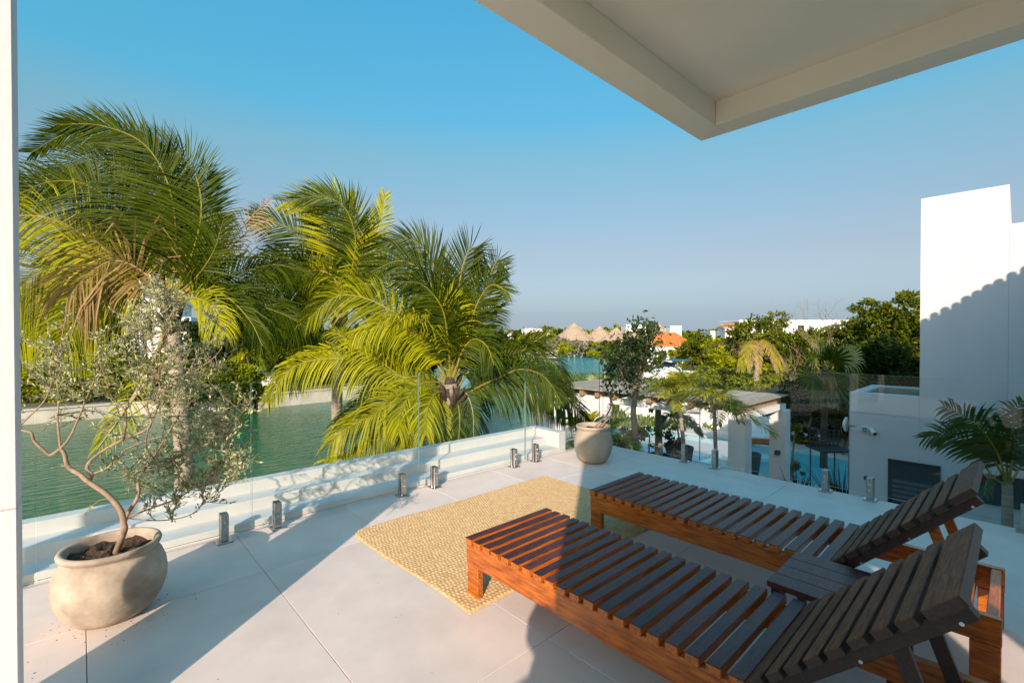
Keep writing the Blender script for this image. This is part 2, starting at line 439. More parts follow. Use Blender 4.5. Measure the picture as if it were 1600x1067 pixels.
def glass_mat():
    m = bpy.data.materials.new('balustrade_glass'); m.use_nodes = True
    t = m.node_tree; t.nodes.remove(t.nodes['Principled BSDF']); out = t.nodes['Material Output']
    tr = t.nodes.new('ShaderNodeBsdfTransparent'); tr.inputs[0].default_value = (0.968, 0.984, 0.978, 1)
    gl = t.nodes.new('ShaderNodeBsdfGlossy'); gl.inputs['Roughness'].default_value = 0.0; gl.inputs[0].default_value = (0.55, 0.58, 0.57, 1)
    ge = t.nodes.new('ShaderNodeNewGeometry')
    mr = t.nodes.new('ShaderNodeMapRange'); mr.inputs[3].default_value = 1.5; mr.inputs[4].default_value = 1 / 1.5
    t.links.new(ge.outputs['Backfacing'], mr.inputs[0])
    fr = t.nodes.new('ShaderNodeFresnel'); t.links.new(mr.outputs[0], fr.inputs['IOR'])
    mx = t.nodes.new('ShaderNodeMixShader')
    t.links.new(fr.outputs[0], mx.inputs[0]); t.links.new(tr.outputs[0], mx.inputs[1]); t.links.new(gl.outputs[0], mx.inputs[2])
    t.links.new(mx.outputs[0], out.inputs[0])
    return m
M['glass'] = glass_mat()
M['glass_edge'] = mat('polished_glass_edge', (0.16, 0.27, 0.25), None, 0.2)
# ------------------------------------------------------------------ ground, water, banks
GZ = -3.3
WZ = -3.8
def land(name, poly, z0=-5.0, z1=GZ, m='earth'):
    return tag(MB().prism(poly, z0, z1).build(name, M[m]), kind='structure')
land('garden_ground', [(-200, -200), (-200, 13), (12, 13.5), (20, 16), (42, 27), (60, 31), (85, 55), (107, 77), (800, 500), (800, -200)])
land('left_bank_ground', [(-260, 46.2), (1.9, 41.2), (9.4, 38.8), (16, 38.8), (22, 39.5), (30, 70), (-260, 130)])
land('far_bank_ground', [(107.2, 77.4), (90, 87), (98, 123), (70, 150), (-260, 170), (-3500, 600), (-2000, 5000), (5000, 4000), (800.5, 501)])
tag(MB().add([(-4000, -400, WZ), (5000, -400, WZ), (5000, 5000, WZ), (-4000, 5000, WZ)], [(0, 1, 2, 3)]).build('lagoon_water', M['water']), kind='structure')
def quay_wall(name, pts, top, th, label):
    t = thing(name, label, 'quay wall', (pts[0][0], pts[0][1], WZ))
    for a, b in zip(pts[:-1], pts[1:]):
        L = math.hypot(b[0]-a[0], b[1]-a[1]); n = max(1, int(L / 6))
        for i in range(n):
            p = [a[k] + (b[k]-a[k]) * (i + 0.003) / n for k in (0, 1)]; q = [a[k] + (b[k]-a[k]) * (i + 0.997) / n for k in (0, 1)]
            MB().bar((*p, (top + WZ - 0.6)/2), (*q, (top + WZ - 0.6)/2), th, top - WZ + 0.6, bev=0.04).build('wall_section', M['quay'], t)
            MB().bar((*p, top + 0.06), (*q, top + 0.06), th + 0.14, 0.10, bev=0.02).build('coping', M['quay'], t)
    return t
quay_wall('quay_wall', [(-40, 42.0), (1.9, 40.8), (9.4, 38.4)], -3.0, 0.5, 'low pale stone quay wall under the hedge across the canal')
quay_wall('quay_wall', [(9.6, 38.3), (22, 38.9)], -2.85, 0.5, 'bright white quay wall behind the palm trunk across the canal')
quay_wall('quay_wall', [(90, 86.6), (106.8, 77.2)], -2.2, 0.8, 'long stone quay along the far shore below the thatched roofs')
quay_wall('quay_wall', [(97.6, 122.8), (90.2, 87.4)], -2.4, 0.8, 'receding stone quay on the far shore left of the long one')

# garden paving and pool behind the pergola
tag(MB().box((16.2, 2.0, GZ - 0.3), (25.5, 15.0, GZ + 0.02)).build('pool_deck', M['stone_deck']), kind='structure')
tag(MB().box((17.2, 3.4, GZ), (21.9, 13.2, GZ + 0.035)).build('pool_water', M['pool_water']), kind='structure')
pc = thing('pool_coping', 'pale stone coping round the turquoise garden pool', 'pool edge', (19.5, 8.3, GZ))
for a, b in (((16.9, 3.1), (17.2, 13.5)), ((21.9, 3.1), (22.2, 13.5)), ((17.2, 3.1), (21.9, 3.4)), ((17.2, 13.2), (21.9, 13.5))):
    n = 10 if abs(b[1]-a[1]) > 1 else 5
    for i in range(n):
        if n == 10:
            y0 = a[1] + (b[1]-a[1]) * i / n; y1 = a[1] + (b[1]-a[1]) * (i+1) / n - 0.01
            MB().box((a[0], y0, GZ + 0.02), (b[0] - 0.002, y1, GZ + 0.09), bev=0.01).build('coping_stone', M['stone_deck'], pc)
        else:
            x0 = a[0] + (b[0]-a[0]) * i / n; x1 = a[0] + (b[0]-a[0]) * (i+1) / n - 0.01
            MB().box((x0, a[1], GZ + 0.02), (x1, b[1], GZ + 0.09), bev=0.01).build('coping_stone', M['stone_deck'], pc)

# ------------------------------------------------------------------ terrace
RX = 5.36      # right edge
RY = 4.06      # left edge, first step
tf = tag(MB().box((-4.6, -9.0, -0.3), (RX + 0.03, RY, -0.022)).build('terrace_floor', M['joint']), kind='structure')
xl = [0.012 + 0.845 * i for i in range(-6, 7)]
xl = [-4.6] + [x for x in xl if -4.6 < x < RX] + [RX + 0.032]
yl = [-9.0] + [3.27 - 1.69 * i for i in range(7, -1, -1) if 3.27 - 1.69 * i > -9] + [RY - 0.004]
for i in range(len(xl) - 1):
    for j in range(len(yl) - 1):
        g = 0.0016
        MB().box((xl[i] + g, yl[j] + g, -0.024), (xl[i+1] - g, yl[j+1] - g, 0.0), bev=0.0012).build('floor_tile', M['tile'], tf)
tb = thing('terrace_building', 'white storey under the terrace floor', 'house', (0, 0, GZ))
MB().box((-4.5, -8.9, GZ - 0.3), (RX - 0.25, RY + 0.5, -0.302)).build('wall', M['plaster'], tb)

# stepped parapet beyond the left glass
sp = thing('stepped_parapet', 'cream three-step parapet running outside the left glass railing', 'parapet', (1.0, RY, 0))
XE = 4.42
for k, (y0, z1) in enumerate(((RY, 0.06), (4.285, 0.155), (4.495, 0.25))):
    MB().box((-4.6, y0, -0.3 - 0.0 * k), (XE + 0.16 - 0.002 * k, 4.62 if k == 2 else (4.285, 4.495)[k], z1), bev=0.004).build('step', M['step'], sp)
MB().box((XE + 0.165, RY + 0.001, -0.3), (XE + 0.30, 4.62, 0.252), bev=0.004).build('end_wall', M['step'], sp)

# overhanging roof slab with a sunken soffit
SL = 1.15
cx, cy, cz = 2.807 * SL, 1.328 * SL, EYE + 1.2 * SL
ro = thing('roof_overhang', 'cream roof slab corner overhead with recessed soffit', 'roof overhang', (cx, cy, cz))
RW = 0.155 * SL
ins = 0.13 * SL
bx0, by0 = 0.02, -7.5
MB().box((bx0, cy - RW, cz), (cx, cy, cz + 0.20), bev=0.004).build('edge_beam', M['soffit'], ro)
MB().box((cx - RW, by0, cz), (cx, cy - RW - 0.001, cz + 0.20), bev=0.004).build('edge_beam', M['soffit'], ro)
MB().box((bx0, by0, cz + ins), (cx - RW - 0.001, cy - RW - 0.001, cz + 0.198)).build('soffit_panel', M['soffit'], ro)

# the house behind the camera: it shades the right half of the terrace and the neighbour's wall
hs_ = thing('house', 'white gabled house wall behind the terrace with scalloped roof tiles', 'house', (-0.6, -2, 0))
X0, X1 = -0.75, -0.40
def roof_z(y): return min(2.75 - 0.83 * (y + 0.06), 5.0 - 0.258 * y)
def wall_piece(y0, y1, z0, f=None):
    v = [(X0, y0, z0), (X1, y0, z0), (X1, y1, z0), (X0, y1, z0), (X0, y0, f(y0)), (X1, y0, f(y0)), (X1, y1, f(y1)), (X0, y1, f(y1))]
    MB().add(v, [(0, 3, 2, 1), (4, 5, 6, 7), (0, 1, 5, 4), (1, 2, 6, 5), (2, 3, 7, 6), (3, 0, 4, 7)]).build('wall', M['plaster'], hs_)
wall_piece(-2.44, -0.285, 0.0, roof_z)
MB().box((X0, -0.283, 0.0), (X1, -0.06, 1.12), bev=0.004).build('low_shade_wall', M['plaster'], hs_)  # unseen stub added to widen the house shadow low down
MB().lathe([(0.0, 0.0), (0.06, 0.005), (0.05, 0.05), (0.11, 0.10), (0.125, 0.17), (0.10, 0.24), (0.0, 0.27)], (-0.57, -0.10, 1.121), 20).build('shadow_ball', M['plaster'], hs_, True)  # unseen ball added to give the shadow edge a round bump
wall_piece(-3.03, -2.442, 2.45, roof_z)
wall_piece(-4.0, -3.032, 0.0, roof_z)
wall_piece(-9.0, -4.002, 0.0, roof_z)
y = -0.34
k = 0
while y > -8.9:
    # barrel tiles laid along the verge
    zc = roof_z(y) - 0.02
    MB().tube([(X0 - 0.1, y, zc), (X1 + 0.06, y, zc)], 0.085, 10).build('roof_tile', M['terracotta'], hs_)
    y -= 0.155; k += 1

# tiled gable of the side wing, out of view on the right: its verge draws the scalloped shadow on the neighbour's wall
sw_ = thing('side_wing', 'white gable wall with barrel-tiled verge right of the terrace', 'wall', (7.3, -1.5, GZ))
def gpt(n_): return np.array([4.03 - .593 * n_, 2.97 + .805 * n_])
def gz(n_): return 3.165 + .506 * (-4.9 - n_)
gq = np.array([.805, .593]) * .25
ga, gb = gpt(-4.15), gpt(-9.0)
V = [(*ga, GZ), (*gb, GZ), (*(gb - gq), GZ), (*(ga - gq), GZ), (*ga, gz(-4.15)), (*gb, gz(-9.0)), (*(gb - gq), gz(-9.0)), (*(ga - gq), gz(-4.15))]
MB().add(V, [(0, 1, 2, 3), (7, 6, 5, 4), (4, 5, 1, 0), (5, 6, 2, 1), (6, 7, 3, 2), (7, 4, 0, 3)]).build('wall', M['plaster'], sw_)
n_ = -4.2
while n_ > -9:
    p = gpt(n_); z = gz(n_) + .004 + random.uniform(-.012, .012)
    MB().tube([(*(p + gq * .3), z), (*(p - gq * 1.3), z)], 0.046 + random.uniform(-.006, .006), 10).build('roof_tile', M['terracotta'], sw_)
    n_ -= 0.095 + random.uniform(-.012, .012)

# tall block added out of view to shade the trees by the neighbour's tower
tbk = thing('shade_block', 'tall unseen white block added behind the terrace to shade trees', 'shade blocker', (-5, -28, GZ))
MB().box((-9, -42, GZ), (-1, -16.2, 16.6)).build('wall', M['plaster'], tbk)
MB().box((-9.15, -42.15, 16.601), (-0.85, -16.05, 17.0)).build('parapet', M['plaster'], tbk)
for fl in range(5):
    for k in range(5):
        wv = MB().box((-0.998, -20.5 - k * 4.6, GZ + 1.2 + fl * 3.7), (-0.96, -18.4 - k * 4.6, GZ + 2.9 + fl * 3.7)).build('window', M['dark_glass'], tbk)
        MB().box((-0.955, -20.6 - k * 4.6, GZ + 1.1 + fl * 3.7), (-0.90, -18.3 - k * 4.6, GZ + 1.19 + fl * 3.7)).build('sill', M['plaster'], wv)

# column on the left; low walls and unseen second column added to cast shade
for i, (x1, lab) in enumerate(((-0.152, 'white plastered column at the left edge of the view'), (-2.83, 'unseen white column added further left to cast shade on the steps'))):
    c = thing('column', lab, 'column', (x1 - 0.36, 2.255, 0), 'terrace columns')
    MB().box((x1 - 0.72, 2.17, 0.0), (x1 - 0.102, 2.34, 1.40), bev=0.003).build('low_shade_wall', M['wall_paint'], c)
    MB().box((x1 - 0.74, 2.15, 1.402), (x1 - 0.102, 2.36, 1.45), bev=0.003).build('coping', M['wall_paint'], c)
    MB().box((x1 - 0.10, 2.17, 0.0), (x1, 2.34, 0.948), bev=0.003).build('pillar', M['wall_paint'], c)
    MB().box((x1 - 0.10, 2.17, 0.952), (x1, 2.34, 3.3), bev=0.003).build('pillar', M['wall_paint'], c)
    MB().box((x1 - 0.098, 2.173, 0.940), (x1 - 0.003, 2.337, 0.96)).build('joint', M['joint'], c)

# ------------------------------------------------------------------ glass railings on steel spigots
def on_y(px, Y):
    a = (px - 800) / FPX
    return Y * (FWD[0] + RGT[0] * a) / (FWD[1] + RGT[1] * a)
def on_x(px, X):
    a = (px - 800) / FPX
    return X * (FWD[1] + RGT[1] * a) / (FWD[0] + RGT[0] * a)
GB, GT = 0.055, 1.155
def panel(name, a, b, parent):
    """flat toughened pane, 12 mm thick; faces clear, edges polished"""
    a = np.array(a); b = np.array(b)
    m = MB()
    d = b - a; L = np.linalg.norm(d); n = np.array([-d[1], d[0]]) / L * 0.006
    v = []
    for z in (GB, GT):
        for p, s in ((a, -1), (b, -1), (b, 1), (a, 1)):
            q = p + n * s
            v.append((q[0], q[1], z))
    m.add(v, [(0, 1, 5, 4)], 0); m.add(v, [(2, 3, 7, 6)], 0)
    m.add(v, [(4, 5, 6, 7)], 1); m.add(v, [(3, 2, 1, 0)], 1); m.add(v, [(1, 2, 6, 5)], 1); m.add(v, [(3, 0, 4, 7)], 1)
    return m.build(name, [M['glass'], M['glass_edge']], parent)
def spigot(parent, x, y, along):
    # base plate, clamp post split round the pane, bolts
    def bx(u0, v0, z0, u1, v1, z1, bev):
        if along == 'x': return MB().box((x + u0, y + v0, z0), (x + u1, y + v1, z1), bev=bev)
        return MB().box((x + v0, y + u0, z0), (x + v1, y + u1, z1), bev=bev)
    post = bx(-0.026, -0.036, 0.012, 0.026, -0.008, 0.21, 0.004)
    t2 = bx(-0.026, 0.008, 0.012, 0.026, 0.036, 0.21, 0.004)
    b0 = post.n; post.V += t2.V; post.n += t2.n
    post.F += [[i + b0 for i in f] for f in t2.F]; post.M += t2.M
    po = post.build('spigot', M['steel'], parent)
    bx(-0.052, -0.055, 0.0, 0.052, 0.055, 0.013, 0.004).build('base_plate', M['steel'], po)
    for zz in (0.10, 0.15):
        for sgn in (-1,):
            if along == 'x':
                MB().tube([(x, y - 0.036, zz), (x, y - 0.041, zz)], 0.008, 8).build('bolt', M['chrome'], po)
            else:
                MB().tube([(x - 0.036, y, zz), (x - 0.041, y, zz)], 0.008, 8).build('bolt', M['chrome'], po)
    return po
YL, XR = 3.94, 5.33
left = thing('glass_railing', 'frameless clear glass railing along the left side of the terrace', 'glass railing', (2.0, YL, 0))
cuts = [-4.4, -2.9, -1.35, -0.2, on_y(392, YL), on_y(654, YL), on_y(820.5, YL), XR - 0.03]
for a, b in zip(cuts[:-1], cuts[1:]):
    panel('glass_panel', (a + 0.004, YL), (b - 0.004, YL), left)
for px in (348, 431.5, 628, 678.5, 803, 836.7):
    spigot(left, on_y(px, YL), YL, 'x')
for x in (-0.05, -0.45, -1.0, 4.95):
    spigot(left, x, YL, 'x')
right = thing('glass_railing', 'frameless clear glass railing along the far right side', 'glass railing', (XR, 1.0, 0))
cuts = [YL - 0.03, on_x(1094, XR), on_x(1328, XR), -0.35, -1.9, -3.4]
for a, b in zip(cuts[:-1], cuts[1:]):
    panel('glass_panel', (XR, a - 0.004), (XR, b + 0.004), right)
for px in (1070, 1118, 1291.5, 1361.6):
    spigot(right, XR, on_x(px, XR), 'y')
for y in (-0.05, -0.7, -1.6):
    spigot(right, XR, y, 'y')

# ------------------------------------------------------------------ rug
def make_rug():
    x0, x1, y0, y1 = 1.52, 3.68, 1.96, 3.46
    NX, NY = 430, 300
    xs = np.linspace(0, 1, NX); ys = np.linspace(0, 1, NY)
    U, Vv = np.meshgrid(xs, ys, indexing='ij')
    X = x0 + (x1 - x0) * U; Y = y0 + (y1 - y0) * Vv
    # gentle bowing of the edges and rounded corners
    X = X + 0.018 * np.sin(Vv * 5.1 + 0.6) * (np.abs(U - 0.5) * 2) ** 6
    Y = Y + (0.016 * np.sin(U * 6.3) - 0.05 * U + 0.035) * (1 - Vv)
    cxr, cyr, rr = 0.5 * (x1 - x0), 0.5 * (y1 - y0), 0.09
    dx = (X - (x0 + cxr)); dy = (Y - (y0 + cyr))
    ex = np.maximum(np.abs(dx) - (cxr - rr), 0); ey = np.maximum(np.abs(dy) - (cyr - rr), 0)
    e = np.hypot(ex, ey); f = np.where(e > rr, rr / np.maximum(e, 1e-6), 1.0)
    X = np.where((ex > 0) & (ey > 0), X - np.sign(dx) * ex * (1 - f), X)
    Y = np.where((ex > 0) & (ey > 0), Y - np.sign(dy) * ey * (1 - f), Y)
    p = 0.030
    ph = ((Y + 0.006 * np.sin(X * 4.1) + 0.003 * np.sin(X * 11 + Y * 5)) / p)
    row = np.floor(ph)
    rib = np.abs(np.sin(np.pi * ph)) ** 0.6
    knot = 0.55 + 0.45 * np.sin(2 * np.pi * (X / 0.026 + 0.5 * (row % 2)) + 0.9 * np.sin(row * 1.7) + 0.8 * np.sin(X * 3.7 + row * 0.9))
    border = np.minimum(np.minimum(U, 1 - U) * (x1 - x0), np.minimum(Vv, 1 - Vv) * (y1 - y0))
    h = 0.007 + 0.004 * np.sin(X * 2.3 + 1) * np.sin(Y * 3.1) * 0.5 + 0.0075 * rib * (0.35 + 0.65 * knot)
    h = np.where(border < 0.012, h * np.clip(border / 0.012, 0.12, 1), h)
    Z = h + 0.0015
    V = np.stack([X, Y, Z], -1).reshape(-1, 3)
    i, j = np.meshgrid(np.arange(NX - 1), np.arange(NY - 1), indexing='ij')
    q = np.stack([i * NY + j, (i + 1) * NY + j, (i + 1) * NY + j + 1, i * NY + j + 1], -1).reshape(-1, 4)
    return raw_mesh('woven_rug', V, q.ravel(), np.arange(len(q)) * 4, M['jute'], None, True)
tag(make_rug(), 'honey coloured woven jute rug under the foot of the wooden loungers', 'rug')

# ------------------------------------------------------------------ slatted loungers
def make_lounger():
    """foot end at local y = 2.2, head end at y = 0; x from 0 to 0.69"""
    W = 0.69
    root = thing('sun_lounger', 'front wooden slatted sun lounger, nearest the camera, foot end in sun', 'sun lounger', (0, 0, 0), 'slatted wooden loungers')
    for x in (0.012, W - 0.057):
        MB().box((x, 0.0, 0.185), (x + 0.045, 2.17, 0.303), bev=0.004).build('side_rail', M['teak'], root)
    MB().box((0.0595, 2.118, 0.19), (W - 0.0595, 2.156, 0.30), bev=0.003).build('end_rail', M['teak_x'], root)
    MB().box((0.0595, 0.012, 0.19), (W - 0.0595, 0.05, 0.30), bev=0.003).build('end_rail', M['teak_x'], root)
    MB().box((0.0595, 0.60, 0.19), (W - 0.0595, 0.64, 0.285), bev=0.003).build('cross_rail', M['teak_x'], root)
    MB().box((0.0595, 1.35, 0.19), (W - 0.0595, 1.39, 0.285), bev=0.003).build('cross_rail', M['teak_x'], root)
    for x in (0.014, W - 0.059):
        for y in (0.0, 2.068):
            MB().box((x + 0.002, y + 0.002, 0.0), (x + 0.043, y + 0.1, 0.184), bev=0.004).build('leg', M['teak'], root)
    # flat slats
    pitch = 0.079
    y = 2.172
    for i in range(20):
        jx = random.uniform(-0.004, 0.004); jy = random.uniform(-0.0015, 0.0015)
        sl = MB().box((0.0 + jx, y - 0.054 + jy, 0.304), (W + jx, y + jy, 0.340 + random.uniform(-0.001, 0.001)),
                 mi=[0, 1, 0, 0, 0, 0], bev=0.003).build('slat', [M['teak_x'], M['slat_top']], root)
        for xx in (0.035, W - 0.035):
            MB().tube([(xx + jx, y - 0.027, 0.3395), (xx + jx, y - 0.027, 0.3408)], 0.0038, 6).build('screw', M['dark_metal'], sl)
        y -= pitch
    # raised back, hinged at y = 0.60
    ang = R(44.3)
    hy, hz = 0.615, 0.338
    dy, dz = -math.cos(ang), math.sin(ang)
    def along(s, t):   # s along the back, t along its normal (up/forwards)
        return (hy + dy * s + math.sin(ang) * t, hz + dz * s + math.cos(ang) * t)
    def board(x0, x1, s0, s1, t0, t1, mi, mats, name, bev=0.003):
        b = MB().box((x0, s0, t0), (x1, s1, t1), mi, bev)
        b.V = [(vx, *along(vs, vt)) for vx, vs, vt in b.V]
        b.F = [f[::-1] for f in b.F]
        return b.build(name, mats, root)
    for x in (0.062, W - 0.107):
        board(x, x + 0.045, 0.0, 0.70, -0.078, -0.031, 0, M['dark_wood'], 'back_rail')
    s = 0.008
    for i in range(8):
        jx = random.uniform(-0.004, 0.004)
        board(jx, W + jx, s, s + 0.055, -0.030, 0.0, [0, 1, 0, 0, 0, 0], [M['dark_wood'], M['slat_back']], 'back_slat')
        s += 0.0765
    board(0.0, W, s, s + 0.105, -0.030, 0.002, [0, 1, 0, 0, 0, 0], [M['dark_wood'], M['slat_back']], 'head_board')
    for ss in (0.10, 0.36, 0.66):
        p = along(ss, -0.07)
        MB().tube([(0.062, *p), (0.058, *p)], 0.0058, 8).build('bolt', M['chrome'], root)
    # prop struts and their bar, shade put into the dark colour
    top = along(0.46, -0.07)
    for x in (0.12, W - 0.165):
        MB().bar((x + 0.02, *top), (x + 0.02, 0.11, 0.25), 0.022, 0.045, bev=0.002).build('prop', M['dark_wood'], root)
    MB().bar((0.10, *top), (W - 0.10, *top), 0.03, 0.03).build('prop_bar', M['dark_wood'], root)
    MB().bar((0.0595, 0.115, 0.235), (W - 0.0595, 0.115, 0.235), 0.03, 0.05).build('prop_rest', M['dark_wood'], root)
    return root
l1 = make_lounger(); l1.location = (1.632, 0.0, 0.0)
l2 = copy_thing(l1, (2.836, 0.035, 0.0), 0.0, 1.0, 'rear wooden slatted sun lounger, beyond the small table, all in shade', 'slatted wooden loungers')
for ch in children_of(l2):  # rear props turn teak, the sun on them put into the colour
    if ch.name.split('.')[0] in ('prop', 'prop_rest'):
        ch.data = ch.data.copy(); ch.data.materials[0] = M['teak']
st = thing('side_table', 'low dark square side table between the two loungers', 'side table', (2.54, 0.6, 0))
TX0, TX1, TY0, TY1 = 2.355, 2.80, 0.30, 0.79
for i in range(4):
    xa = TX0 + (TX1 - TX0) * i / 4; xb = TX0 + (TX1 - TX0) * (i + 1) / 4 - 0.003
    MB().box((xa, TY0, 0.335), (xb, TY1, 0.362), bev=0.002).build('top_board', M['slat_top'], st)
for a, b in (((TX0 + .04, TY0 + .03), (TX1 - .04, TY0 + .05)), ((TX0 + .04, TY1 - .05), (TX1 - .04, TY1 - .03))):
    MB().box((a[0], a[1], 0.28), (b[0], b[1], 0.333), bev=0.002).build('apron', M['dark_wood'], st)
for x in (TX0 + 0.012, TX1 - 0.05):
    for y in (TY0 + 0.012, TY1 - 0.05):
        MB().box((x, y, 0), (x + 0.036, y + 0.036, 0.334), bev=0.002).build('leg', M['dark_wood'], st)

# ------------------------------------------------------------------ clay pots
def clay_pot(name, label, c, r, h, m, wob, handles=False):
    t = thing(name, label, 'plant pot', (c[0], c[1], 0))
    k = r / 0.24; kz = h / 0.385
    prof = [(0.0, 0.0), (0.125, 0.0), (0.15, 0.006), (0.185, 0.04), (0.218, 0.095), (0.236, 0.155), (0.24, 0.205), (0.234, 0.255), (0.218, 0.30), (0.2, 0.330), (0.195, 0.34),
            (0.203, 0.350), (0.214, 0.360), (0.217, 0.371), (0.212, 0.382), (0.200, 0.385), (0.188, 0.379), (0.183, 0.36), (0.183, 0.32)]
    MB().lathe([(a * k, b * kz) for a, b in prof], (c[0], c[1], 0.001), 56, 0, wob, 1.0).build('pot_body', M[m], t, True)
    # lumpy soil
    n = 40; V = []; F = []
    rs = np.linspace(0, 0.186 * k, 9)
    for i, rr in enumerate(rs):
        for j in range(n):
            a = 2 * math.pi * j / n
            V.append((c[0] + rr * math.cos(a), c[1] + rr * math.sin(a), 0.335 * kz + 0.012 * math.sin(7 * a + i) * (i > 0) + random.uniform(-.006, .006) * (i > 0)))
    for i in range(8):
        for j in range(n):
            F.append([i*n + j, i*n + (j+1) % n, (i+1)*n + (j+1) % n, (i+1)*n + j])
    MB().add(V, F).build('soil', M['soil'], t, True)
    return t
P1 = (0.118, 3.325)
clay_pot('clay_pot', 'wide weathered clay pot by the left column holding the silvery shrub', P1, 0.243, 0.385, 'pot', 0.025)
P2 = (4.54, 3.47)
clay_pot('clay_pot', 'round sandy clay pot at the far corner of the terrace', P2, 0.232, 0.44, 'pot2', 0.01)

# crumbs of soil and dry leaf bits spilt on the tiles
cr_ = MB()
for k in range(130):
    a = rng.uniform(0, 6.283); d = .16 + abs(rng.normal()) * .16
    x, y = P1[0] + d * math.cos(a), P1[1] + d * math.sin(a)
    if k > 95: x, y = rng.uniform(-.2, 3.0), rng.uniform(1.3, 3.85)
    s = rng.uniform(.0015, .0055) if k <= 95 else rng.uniform(.002, .0045)
    b = rng.uniform(0, 3.14)
    ca, sa = math.cos(b) * s, math.sin(b) * s
    cr_.add([(x + ca, y + sa, .0004), (x - sa * .6, y + ca * .6, .0004), (x - ca, y - sa, .0004), (x + sa * .6, y - ca * .6, .0004), (x, y, s * .8)], [(0, 1, 4), (1, 2, 4), (2, 3, 4), (3, 0, 4), (3, 2, 1, 0)])
tag(cr_.build('soil_crumbs', M['soil']), 'dark crumbs of soil scattered on the tiles round the wide clay pot', 'soil crumbs', kind='stuff')

# ------------------------------------------------------------------ foliage helpers
def leaves(P, D, L, W, fold=0.25, upn=None):
    """one small folded diamond per point; P n*3, D directions, L W arrays"""
    n = len(P)
    D = D / np.maximum(np.linalg.norm(D, axis=1), 1e-9)[:, None]
    r = rng.normal(size=(n, 3))
    if upn is not None: r = r * 0.6 + upn
    S = np.cross(D, r); S /= np.maximum(np.linalg.norm(S, axis=1), 1e-9)[:, None]
    N = np.cross(S, D)
    L = np.broadcast_to(L, n)[:, None]; W = np.broadcast_to(W, n)[:, None]
    mid = P + D * L * 0.5 
    a = P; b = mid + S * W * 0.5 + N * W * fold; c = P + D * L; d = mid - S * W * 0.5 + N * W * fold
    V = np.stack([a, b, c, d], 1).reshape(-1, 3)
    k = np.arange(n)[:, None] * 4
    T = np.concatenate([k + [[0, 1, 2]], k + [[0, 2, 3]]], 1).reshape(-1)
    return V, T
def leaf_obj(name, P, D, L, W, m, parent, var=None, fold=0.25, upn=None):
    V, T = leaves(P, D, L, W, fold, upn)
    n = len(P)
    if var is None: var = rng.random(n)
    return raw_mesh(name, V, T, np.arange(n * 2) * 3, m, parent, False, var=np.repeat(var, 2))
def bez(pts, n):
    """Catmull-Rom through the points"""
    P = np.array(pts, dtype=float)
    if len(P) == 2:
        t = np.linspace(0, 1, n)[:, None]; return P[0] * (1 - t) + P[1] * t
    Q = np.vstack([2 * P[0] - P[1], P, 2 * P[-1] - P[-2]])
    m = len(P) - 1
    out = []
    for u in np.linspace(0, m - 1e-6, n):
        i = int(u); t = u - i
        p0, p1, p2, p3 = Q[i], Q[i+1], Q[i+2], Q[i+3]
        out.append(0.5 * ((2*p1) + (-p0+p2)*t + (2*p0-5*p1+4*p2-p3)*t*t + (-p0+3*p1-3*p2+p3)*t**3))
    return np.array(out)

# ------------------------------------------------------------------ silvery shrub in the near pot
ZS = 2.47
def sp_(px, py, dz=0.0): return pt(px, py, ZS + dz)
shrub = thing('potted_shrub', 'twisted silvery-leaved shrub growing in the wide clay pot', 'shrub', (P1[0], P1[1], 0.31))
stem_root = np.array([P1[0] + 0.01, P1[1] - 0.01, 0.31])
B = []
def branch(pts, r0, r1, dz=0.0, dz1=0.0):
    n = len(pts)
    q = [p if len(p) == 3 and isinstance(p, np.ndarray) else sp_(p[0], p[1], dz + (dz1 - dz) * i / max(n - 1, 1)) for i, p in enumerate(pts)]
    c = bez(q, n * 5)
    B.append((c, np.linspace(r0, r1, len(c))))
    return c
branch([stem_root, (191, 832), (191, 819), (186, 798), (165, 773), (136, 753), (124, 742), (105, 730), (99, 709), (93, 701)], 0.0165, 0.0085, 0.0, -0.06)
branch([(93, 701), (78, 711), (68, 705), (52, 689), (47, 676), (33, 672), (31, 664), (43, 652), (68, 627), (80, 600)], 0.0085, 0.003, -0.06, -0.14)
branch([(93, 701), (91, 682), (89, 656), (91, 621), (88, 590), (92, 560)], 0.006, 0.002, -0.06, 0.0)
branch([(93, 701), (106, 686), (118, 662), (134, 623), (146, 595), (150, 570)], 0.006, 0.002, -0.06, -0.12)
branch([(136, 753), (142, 744), (134, 732), (142, 718), (165, 701), (196, 685), (227, 672), (235, 658), (229, 637), (233, 621), (256, 604), (290, 585), (305, 560)], 0.010, 0.003, 0.0, 0.14)
branch([(140, 742), (165, 732), (181, 718), (195, 703), (229, 688), (270, 678), (315, 662), (350, 648)], 0.007, 0.002, 0.02, 0.2)
branch([(190, 688), (194, 672), (196, 658), (194, 641), (175, 621), (167, 600), (158, 570), (150, 530)], 0.007, 0.002, 0.05, -0.05)
branch([(194, 641), (208, 623), (223, 604), (240, 590), (255, 560), (262, 500), (250, 462)], 0.006, 0.0018, 0.03, 0.1)
branch([(191, 819), (198, 802), (214, 775), (214, 751), (223, 736), (243, 707), (256, 687), (275, 655), (300, 625)], 0.011, 0.003, 0.02, 0.2)
branch([(219, 741), (247, 732), (268, 720), (289, 707), (325, 690), (355, 668), (378, 645)], 0.006, 0.0018, 0.05, -0.1)
branch([(247, 732), (238, 715), (229, 703), (228, 680), (240, 650), (250, 620), (246, 585)], 0.005, 0.0018, 0.07, -0.12)
branch([(198, 810), (210, 812), (245, 814), (280, 810), (302, 801), (316, 785)], 0.004, 0.0014, 0.0, 0.1)
branch([(200, 808), (230, 796), (272, 781), (303, 762), (332, 748), (360, 733), (372, 715)], 0.005, 0.0015, 0.0, -0.15)
